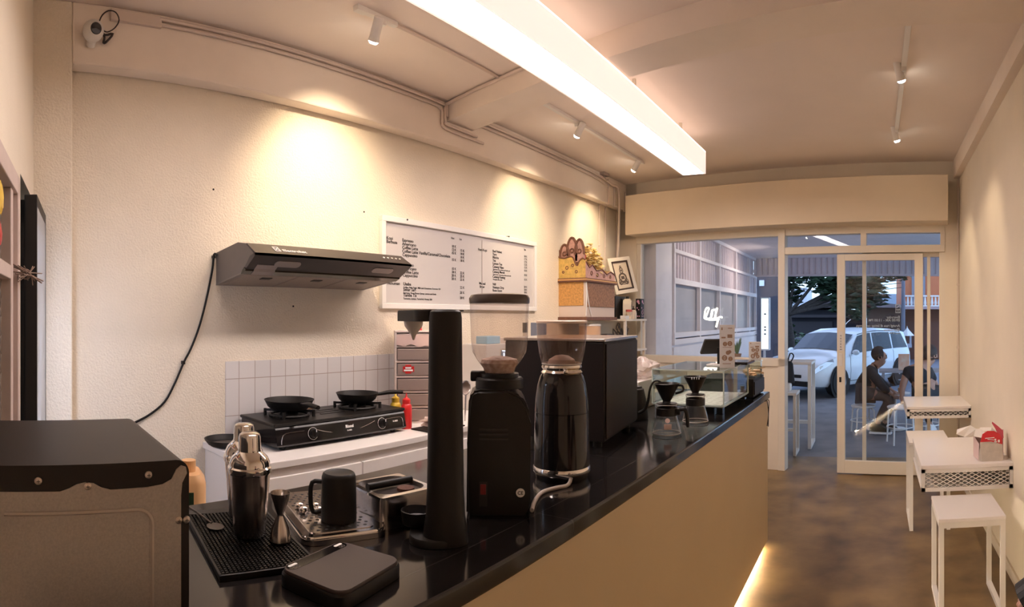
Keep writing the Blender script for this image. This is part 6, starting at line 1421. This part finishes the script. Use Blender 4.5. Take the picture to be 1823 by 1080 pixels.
# ================================================================== car
def build_car():
    cen = Vector((-.72, 12.85, 0)); rz = math.atan2(-.866, -.5)
    t = thing('car', 'white parked people carrier on the street beyond the glass door', 'car', cen, rz)
    ZS = .93
    ST = [(-1.96, .60, .40, .74, .80, .52), (-1.92, .70, .28, .82, 1.20, .53), (-1.75, .76, .22, .88, 1.34, .58), (-1.2, .775, .2, .89, 1.39, .61), (-.5, .775, .2, .88, 1.41, .62), (.1, .775, .2, .87, 1.40, .615), (.45, .775, .2, .86, 1.33, .60),
          (1.02, .77, .2, .85, .95, .60), (1.15, .765, .2, .83, .90, .60), (1.5, .74, .22, .79, .85, .56), (1.78, .68, .25, .70, .76, .48), (1.92, .58, .28, .56, .64, .40), (1.96, .46, .30, .50, .55, .34)]
    def sec(s):
        x, w_, zb, be, tp, wt = s
        h = [(0, zb), (w_ * .88, zb), (w_ * .985, zb + .10), (w_, (zb + be) / 2), (w_ * .985, be - .05), (w_ * .955, be), (wt + .02, tp - .05), (wt * .82, tp - .008), (0, tp + .012)]
        return [(x, y, z * ZS) for y, z in h]
    def at(x):
        for a, b in zip(ST, ST[1:]):
            if a[0] <= x <= b[0]:
                f = (x - a[0]) / (b[0] - a[0]); return tuple(p + (q - p) * f for p, q in zip(a, b))
    bm = MB(); rows = []
    xs = sorted(set([s[0] for s in ST] + [-1.85, -1.5, -.85, -.2, .3, .7, .85, 1.3, 1.65]))
    for x in xs:
        s = sec(at(x)); full = s + [(x, -y, z) for x, y, z in reversed(s[1:-1])]; rows.append([bm.bm.verts.new(p) for p in full])
    n = len(rows[0])
    for A, B in zip(rows, rows[1:]):
        for k in range(n): bm.bm.faces.new([A[k], A[(k + 1) % n], B[(k + 1) % n], B[k]])
    bm.bm.faces.new(rows[0]); bm.bm.faces.new(rows[-1]); bm.build('body', M_carp, t, smooth=True)
    def side(x, f, s, off=.006):
        q = sec(at(x)); a, b = q[5], q[6]; y = a[1] + (b[1] - a[1]) * f; z = a[2] + (b[2] - a[2]) * f
        return Vector((x, s * (y + off), z + off * .3))
    for s in (1, -1):
        for x0, x1, y0, y1 in ((-1.72, -.98, -1.55, -1.0), (-.92, -.12, -.92, -.14), (-.06, .78, -.08, .42)):
            g = MB(); N = 6
            lo = [side(x0 + (x1 - x0) * k / N, .06, s) for k in range(N + 1)]; hi = [side(y0 + (y1 - y0) * k / N, .90, s) for k in range(N + 1)]
            for k in range(N): g.quad(lo[k], lo[k + 1], hi[k + 1], hi[k])
            g.build('side_window', M_carg, t)
        g = MB(); [g.tube([side(x, .98, s, .004) for x in (-1.5, -.9, -.2, .4)], .008, n=6)]; g.build('roof_rail', M_blackm, t)
        for x in (-.60, .20):
            g = MB(); q = sec(at(x))[4]; g.box((x - .07, s * (q[1] + .002) - .012, q[2] - .045), (x + .07, s * (q[1] + .002) + .012, q[2] - .02), bev=.004); g.build('door_handle', M_carp, t)
        g = MB()
        for x in (-.95, -.09, .86):
            q = sec(at(x)); g.tube([Vector((x, s * (q[k][1] + .001), q[k][2])) for k in (2, 3, 4, 5)], .004, n=4, smooth=1)
        g.tube([Vector((x, s * (sec(at(x))[2][1] + .003), sec(at(x))[2][2])) for x in (-.95, -.5, 0, .5, .86)], .006, n=4, smooth=1)
        g.build('door_seams', M_tyre, t)
        q = side(.74, .12, s, .0); g = MB(); g.sphere(q + Vector((.02, s * .10, .02)), .075, n=14, sx=.8, sy=1.1, sz=.75); g.build('wing_mirror', M_carp, t, smooth=True)
        for x in (1.22, -1.22):
            g = MB(); q = sec(at(x))[3][1]; M = Matrix.Translation((x, s * (q - .19), .29)) @ Matrix.Rotation(-s * PI / 2, 4, 'X')
            g.lathe([(.20, .0), (.28, .01), (.29, .05), (.29, .175), (.275, .205), (.19, .205), (.185, .18)], n=32, M=M, cap=False); w_ = g.build('wheel', M_tyre, t, smooth=True)
            g = MB(); g.lathe([(.0, .19), (.05, .195), (.06, .18), (.17, .185), (.188, .20), (.188, .18)], n=32, M=M, cap=False)
            g.build('rim', mat('alloy', (.35, .36, .38), .35, .8), w_, smooth=True)
            g = MB(); g.lathe([(.345, .187), (.345, .1925), (0, .1925)], n=30, M=M); g.build('wheel_arch', M_tyre, t)
        # head lamp wraps round the corner
        g = MB(); pts = []
        for x, f0, f1 in ((1.42, .96, 1.0), (1.62, .72, 1.0), (1.80, .62, .98), (1.90, .55, .9)):
            q = sec(at(x)); a, b, c = q[3], q[4], q[5]
            lo = Vector((x + .01, s * (b[1] + .012), a[2] + (c[2] - a[2]) * f0 * .8)); hi = Vector((x + .01, s * (c[1] + .014), a[2] + (c[2] - a[2]) * f1)); pts.append((lo, hi))
        for (a, b), (c, d) in zip(pts, pts[1:]): g.quad(a, c, d, b)
        g.build('headlight', mat('lamp_glass', (.52, .54, .58), .12, .5), t)
    g = MB()   # windscreen
    A = sec(at(.50)); B = sec(at(1.00))
    for k, (f0, f1) in enumerate(((-1, -.5), (-.5, 0), (0, .5), (.5, 1))):
        def P(q, f): return Vector((q[7][0] + .012, q[6][1] * .96 * f, q[8][2] + (q[6][2] - q[8][2]) * f * f * .7 + .014))
        g.quad(P(A, f0), P(A, f1), P(B, f1), P(B, f0))
    g.build('windscreen', M_carg, t)
    g = MB(); C = sec(at(1.94)); g.box((1.90, -.36, .40), (1.985, .36, .46), bev=.01); g.box((1.86, -.50, .24), (1.975, .50, .34), bev=.01); g.build('grille', M_blackm, t)
    g = MB(); g.box((1.97, -.16, .355), (1.99, .16, .395)); g.build('number_plate', M_blackm, t)
    g = MB(); g.tube([(.46, .25, 1.27), (.2, .27, 1.45), (.1, .28, 1.50)], .006, n=6, smooth=1); g.build('aerial', M_steel, t)
build_car()

# ================================================================== across the street
def leaves(bm, c, R, n, s, rnd, flat=.8):
    for k in range(n):
        d = Vector((rnd.gauss(0, 1), rnd.gauss(0, 1), rnd.gauss(0, 1))).normalized() * (R * rnd.random() ** .4); d.z *= flat
        M = Matrix.Translation(Vector(c) + d) @ Matrix.Rotation(rnd.uniform(0, 6), 4, 'Z') @ Matrix.Rotation(rnd.uniform(-1.2, 1.2), 4, 'X')
        w_ = s * rnd.uniform(.6, 1.2)
        V = [M @ Vector(p) for p in ((-w_, 0, 0), (0, -w_ * .42, .0), (w_, 0, -w_ * .2), (0, w_ * .42, .0))]
        bm._add(V, [(0, 1, 2, 3)])
def tree(lab, x, y, h, trunk_r, blobs, seed, m=M_leaf, name='tree', cat='tree', s=.13):
    t = thing(name, lab, cat, (x, y, -.01)); rnd = random.Random(seed)
    if trunk_r:
        bm = MB(); bm.tube([(0, 0, 0), (.05, 0, h * .3), (-.05, .05, h * .6), (0, 0, h)], [trunk_r, trunk_r * .8, trunk_r * .6, trunk_r * .4], n=10)
        for c, R, n in blobs: bm.tube([(0, 0, h * .55), (c[0] * .6, c[1] * .6, (h * .6 + c[2]) / 2), c], [trunk_r * .4, trunk_r * .25, .02], n=6)
        bm.build('trunk', M_bark, t, smooth=True)
    bm = MB()
    for c, R, n in blobs: leaves(bm, c, R, n, s, rnd)
    bm.build('foliage', m, t)
p = X(1404, 600, 16.0)
tree('dark street tree with a leafy crown behind the white car', p.x, p.y, 3.0, .16, [((1.0, -.3, 2.85), .85, 800), ((1.9, -.2, 2.65), .80, 760), ((.2, 0, 3.0), .8, 560), ((1.75, -.4, 1.95), .58, 420), ((1.2, -.1, 2.3), .45, 160), ((2.3, -.3, 2.1), .40, 120), ((2.9, -.2, 2.95), .5, 150), ((3.0, -.3, 2.75), .35, 60), ((.0, .2, 2.2), .38, 130)], 1, s=.15)
p = X(1420, 600, 18.0); tree('low dark shrub at the foot of the street tree', p.x, p.y, .8, .03, [((0, 0, .75), .45, 170), ((.35, 0, .45), .35, 110)], 2, M_leaf2, 'shrub', 'shrub', .10)
p = X(1376, 560, 17.0); tree('bluish bush beyond the light box sign', p.x, p.y, 1.6, .05, [((0, 0, 1.9), .65, 260), ((.1, 0, 1.2), .55, 180), ((-.3, .1, 2.6), .5, 150)], 3, M_leaf2, 'bush', 'bush', .12)
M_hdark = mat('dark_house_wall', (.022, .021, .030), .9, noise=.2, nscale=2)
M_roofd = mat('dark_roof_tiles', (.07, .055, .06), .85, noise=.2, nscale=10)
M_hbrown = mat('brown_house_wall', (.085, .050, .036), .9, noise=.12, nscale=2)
def house(lab, x0, x1, y0, y1, zw, roof, wm, rm, extra=None):
    t = thing('house', lab, 'house', ((x0 + x1) / 2, y0, 0))
    MB().box((x0, y0, -.01), (x1, y1, zw)).build('wall', wm, t, world=True)
    if roof: bm = MB(); bm.prism(roof, y0 - .3, y1, 'y'); bm.build('roof', rm, t, world=True)
    return t
ya = 21.0
hx = lambda px, y: ony(px, 566, y).x
hz = lambda px, py, y: ony(px, py, y).z
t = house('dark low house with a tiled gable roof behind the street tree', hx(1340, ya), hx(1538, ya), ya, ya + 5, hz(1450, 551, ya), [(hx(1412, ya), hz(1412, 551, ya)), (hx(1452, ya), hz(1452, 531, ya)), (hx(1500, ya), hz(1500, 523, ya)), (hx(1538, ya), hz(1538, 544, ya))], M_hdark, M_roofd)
MB().box((hx(1410, ya), ya - .08, 0), (hx(1482, ya), ya, hz(1450, 572, ya))).build('shutter', mat('dark_shutter', (.028, .024, .028), .8), t, world=True)
MB().box((hx(1405, ya), ya - .25, hz(1450, 565, ya)), (hx(1540, ya), ya, hz(1450, 560, ya))).build('canopy', mat('dark_shutter', (.028, .024, .028)), t, world=True)
MB().box((hx(1340, 19), 19, -.01), (hx(1450, 19), 19.15, hz(1420, 600, 19))).build('garden_wall', mat('grey_wall', (.16, .16, .19), .9))
tag(bpy.data.objects['garden_wall'], 'low grey garden wall left behind the white car', 'wall')
yb = 20.0
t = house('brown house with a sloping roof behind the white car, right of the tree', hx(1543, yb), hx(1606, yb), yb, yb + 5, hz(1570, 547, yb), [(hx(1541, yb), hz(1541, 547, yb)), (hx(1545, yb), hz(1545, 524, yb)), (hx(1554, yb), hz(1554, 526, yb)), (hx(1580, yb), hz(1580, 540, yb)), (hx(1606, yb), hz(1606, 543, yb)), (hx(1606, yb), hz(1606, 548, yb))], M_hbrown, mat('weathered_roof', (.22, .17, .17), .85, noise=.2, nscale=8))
MB().box((hx(1586, yb), yb - .05, 0), (hx(1603, yb), yb, hz(1570, 585, yb))).build('gate', mat('dark_brown_gate', (.06, .035, .028), .7), t, world=True)
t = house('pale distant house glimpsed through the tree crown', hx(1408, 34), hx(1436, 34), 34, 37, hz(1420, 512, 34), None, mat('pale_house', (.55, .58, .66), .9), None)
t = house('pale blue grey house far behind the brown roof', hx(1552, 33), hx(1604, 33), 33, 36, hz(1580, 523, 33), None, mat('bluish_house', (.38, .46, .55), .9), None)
yc = 22.0
t = house('orange house with a white balustrade at the right of the street view', hx(1606, yc), hx(1760, yc), yc, yc + 6, hz(1640, 470, yc), None, mat('orange_wall', (.55, .17, .075), .9, noise=.08, nscale=2), None)
zb0, zb1 = hz(1640, 546, yc), hz(1640, 527, yc)
bm = MB(); bm.box((hx(1606, yc), yc - .95, zb0 - .1), (hx(1760, yc), yc, zb0)); bm.build('balcony_floor', mat('pinkish_slab', (.42, .30, .30), .8), t, world=True)
bm = MB(); bm.box((hx(1606, yc), yc - .95, zb1 - .05), (hx(1760, yc), yc - .85, zb1)); bm.box((hx(1606, yc), yc - .95, zb0), (hx(1760, yc), yc - .85, zb0 + .04)); rl = bm.build('balustrade_rail', M_white, t, world=True)
k = 0; x = hx(1608, yc)
while x < hx(1720, yc):
    bm = MB(); bm.lathe([(.03, zb0 + .04), (.05, zb0 + .12), (.03, zb0 + .25), (.025, zb1 - .05)], (x, yc - .90, 0), n=10); bm.build('baluster', M_white, t, smooth=True, world=True); x += .125
MB().box((hx(1606, yc), yc - .04, -.01), (hx(1760, yc), yc - .001, zb0 - .1)).build('lower_wall', mat('brick_brown', (.20, .075, .05), .9, noise=.15, nscale=5), t, world=True)
MB().box((hx(1623, yc), yc - .06, zb0 + .02), (hx(1647, yc), yc - .001, hz(1640, 488, yc))).build('window', mat('grey_door', (.22, .22, .26), .6), t, world=True)
for a, b in ((1612, 1640), (1644, 1675)): MB().box((hx(a, yc), yc - .09, -.01), (hx(b, yc), yc - .045, hz(1640, 572, yc))).build('wooden_door', mat('red_brown_door', (.17, .06, .035), .6, noise=.15, nscale=6), t, world=True)
q = X(1608, 650, 17.0)
bm = MB(); bm.cyl((q.x, q.y, -.01), (q.x, q.y, 6.0), .06, .05, n=12); tag(bm.build('utility_pole', mat('grey_pole', (.20, .20, .24), .7)), 'grey utility pole beside the orange house', 'pole')
for k, (z0, z1) in enumerate(((2.95, 2.80), (2.75, 2.62), (2.60, 2.55), (2.40, 2.42))):
    bm = MB(); bm.tube([(q.x - 3.5, q.y + 1.5, z0 + .1), (q.x - 1.7, q.y + .8, (z0 + z1) / 2 - .12), (q.x - .056, q.y, z1)], .010, n=5)
    tag(bm.build('power_line', M_black), 'thin power line sagging across the sky to the grey pole', 'power line', 'power lines over the street')
q = X(1615, 640, 16.0)
t = thing('spirit_house', 'tiny white roofed shrine on a post beside the pole', 'shrine', (q.x, q.y, -.01))
zz = 1.53 - 45 / F * 16
bm = MB(); bm.cyl((0, 0, 0), (0, 0, zz - .1), .05); bm.build('post', mat('shrine_grey', (.45, .45, .5), .8), t)
bm = MB(); bm.box((-.12, -.12, zz - .1), (.12, .12, zz)); 
for sx_ in (-1, 1):
    for sy_ in (-1, 1): bm.box((sx_ * .09 - .02, sy_ * .09 - .02, zz), (sx_ * .09 + .02, sy_ * .09 + .02, zz + .22))
bm.build('shrine_body', mat('shrine_grey', (.45, .45, .5)), t)
bm = MB(); bm.lathe([(.20, zz + .22), (.18, zz + .24), (.05, zz + .38), (.012, zz + .44), (0, zz + .5)], n=4); bm.build('roof', M_white, t)
# dark neighbour beside the porch end
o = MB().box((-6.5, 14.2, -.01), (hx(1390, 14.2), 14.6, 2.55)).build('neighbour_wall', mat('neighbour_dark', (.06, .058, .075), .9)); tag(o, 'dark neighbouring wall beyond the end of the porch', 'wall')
o = MB().box((-.06, -.02, 0), (.06, .02, .14)).build('small_sign', mat('small_sign_lit', (.8, .85, .9), .5)); q = X(1346, 507, 14.0); o.location = (q.x + .05, 14.17, q.z); tag(o, 'small pale sign high on the dark neighbouring wall', 'sign')

# ================================================================== the crossed leg at the lower right corner
RP = 1.62
g = G()
ft = atr(1820, 1062, 1.60)
base = Vector((.62, .78, 0))
t = thing('person', 'seated person of whom only a black sandal and toes reach into the picture', 'person', base)
V = lambda p: Vector(p) - base
hp = Vector((.62, .80, .62)); kn = Vector((.66, 1.18, 1.02)); an = Vector((.56, 1.52, .885)); ball = ft + Vector((.035, .0, .015)); toe = ft + Vector((.0, .0, .0))
hp2 = Vector((.42, .80, .60)); kn2 = Vector((.45, 1.24, .62)); an2 = Vector((.52, 1.28, .12)); toe2 = Vector((.50, 1.44, .04))
pv = g.add(V((.52, .74, .64)), .13); c_ = g.add(V((.52, .70, 1.0)), .14, pv); nk = g.add(V((.52, .72, 1.22)), .06, c_); g.chain([(V((.52, .74, 1.32)), .08), (V((.52, .73, 1.42)), .085)], nk)
a_ = g.add(V(hp), .09, pv); a_ = g.add(V(kn), .065, a_); an_i = g.add(V(an), .040, a_); bl = g.add(V(ball), .036, an_i)
dd = (ball - an).normalized(); sd = dd.cross(Vector((0, 0, 1))).normalized()
for j in range(5): 
    o_ = sd * (-.032 + .016 * j); g.chain([(V(ball + o_ + dd * .035), .0095), (V(ball + o_ + dd * (.062 - .006 * abs(j - 1))), .0088)], bl)
a_ = g.add(V(hp2), .09, pv); a_ = g.add(V(kn2), .065, a_); a_ = g.add(V(an2), .040, a_); g.add(V(toe2), .034, a_)
for s, x in ((1, .70), (-1, .34)):
    sh = g.add(V((x, .70, 1.10)), .06, c_); el = g.add(V((x + s * .03, .82, .86)), .045, sh); wr = g.add(V((x - s * .04, 1.02, .80)), .03, el); hand(g, wr, V((x - s * .04, 1.02, .80)), Vector((0, 1, -.1)), Vector((-s, 0, 0)), Vector((0, 0, 1)))
body = skin_mesh('body', g.v, g.e, g.r, mat('skin_light', (.62, .34, .26), .5), t)
g = G(); pv = g.add(V((.52, .74, .64)), .145)
for a, b, c in ((hp, kn, an), (hp2, kn2, an2)):
    i = g.add(V(a), .10, pv); i = g.add(V(b), .08, i); g.add(V(b.lerp(c, .8)), .06, i)
skin_mesh('trousers', g.v, g.e, g.r, M_dark, t)
g = G(); pv = g.add(V((.52, .74, .70)), .15); c_ = g.add(V((.52, .70, 1.02)), .16, pv); g.add(V((.52, .71, 1.18)), .08, c_)
for s, x in ((1, .70), (-1, .34)): sh = g.add(V((x, .70, 1.10)), .075, c_); g.add(V((x + s * .03, .82, .86)), .055, sh)
skin_mesh('shirt', g.v, g.e, g.r, M_dark, t)
bm = MB(); bm.sphere(V((.52, .70, 1.44)), .095, n=18); bm.build('hair', M_hair, t, smooth=True)
# sandal: sole and broad strap over the forefoot
up_ = sd.cross(dd).normalized()
if up_.z < 0: up_ = -up_
Ms = Matrix(((dd.x, sd.x, up_.x, V(ball).x), (dd.y, sd.y, up_.y, V(ball).y), (dd.z, sd.z, up_.z, V(ball).z), (0, 0, 0, 1)))
bm = MB(); bm.rrect(.135, .052, .045, -.052, -.034, Ms @ Matrix.Translation((-.045, 0, 0))); sl = bm.build('sandal', M_blackm, t)
bm = MB(); pts = [(.058 * math.cos(a), .050 * math.sin(a) - .012) for a in [-.5 + (PI + 1.0) * k / 14 for k in range(15)]]
for (y0, z0), (y1, z1) in zip(pts, pts[1:]): bm.bar(Ms @ Vector((-.0, y0, z0)), Ms @ Vector((-.0, y1, z1)), .075, .006, up=Ms.to_3x3() @ Vector((0, (y0 + y1), (z0 + z1) + .01)).normalized())
bm.build('strap', M_blackm, sl)
o = MB().box((.34, .58, 0), (.70, .92, .50), bev=.01).build('seat_block', M_lam); tag(o, 'white stool under the seated person outside the picture', 'stool')
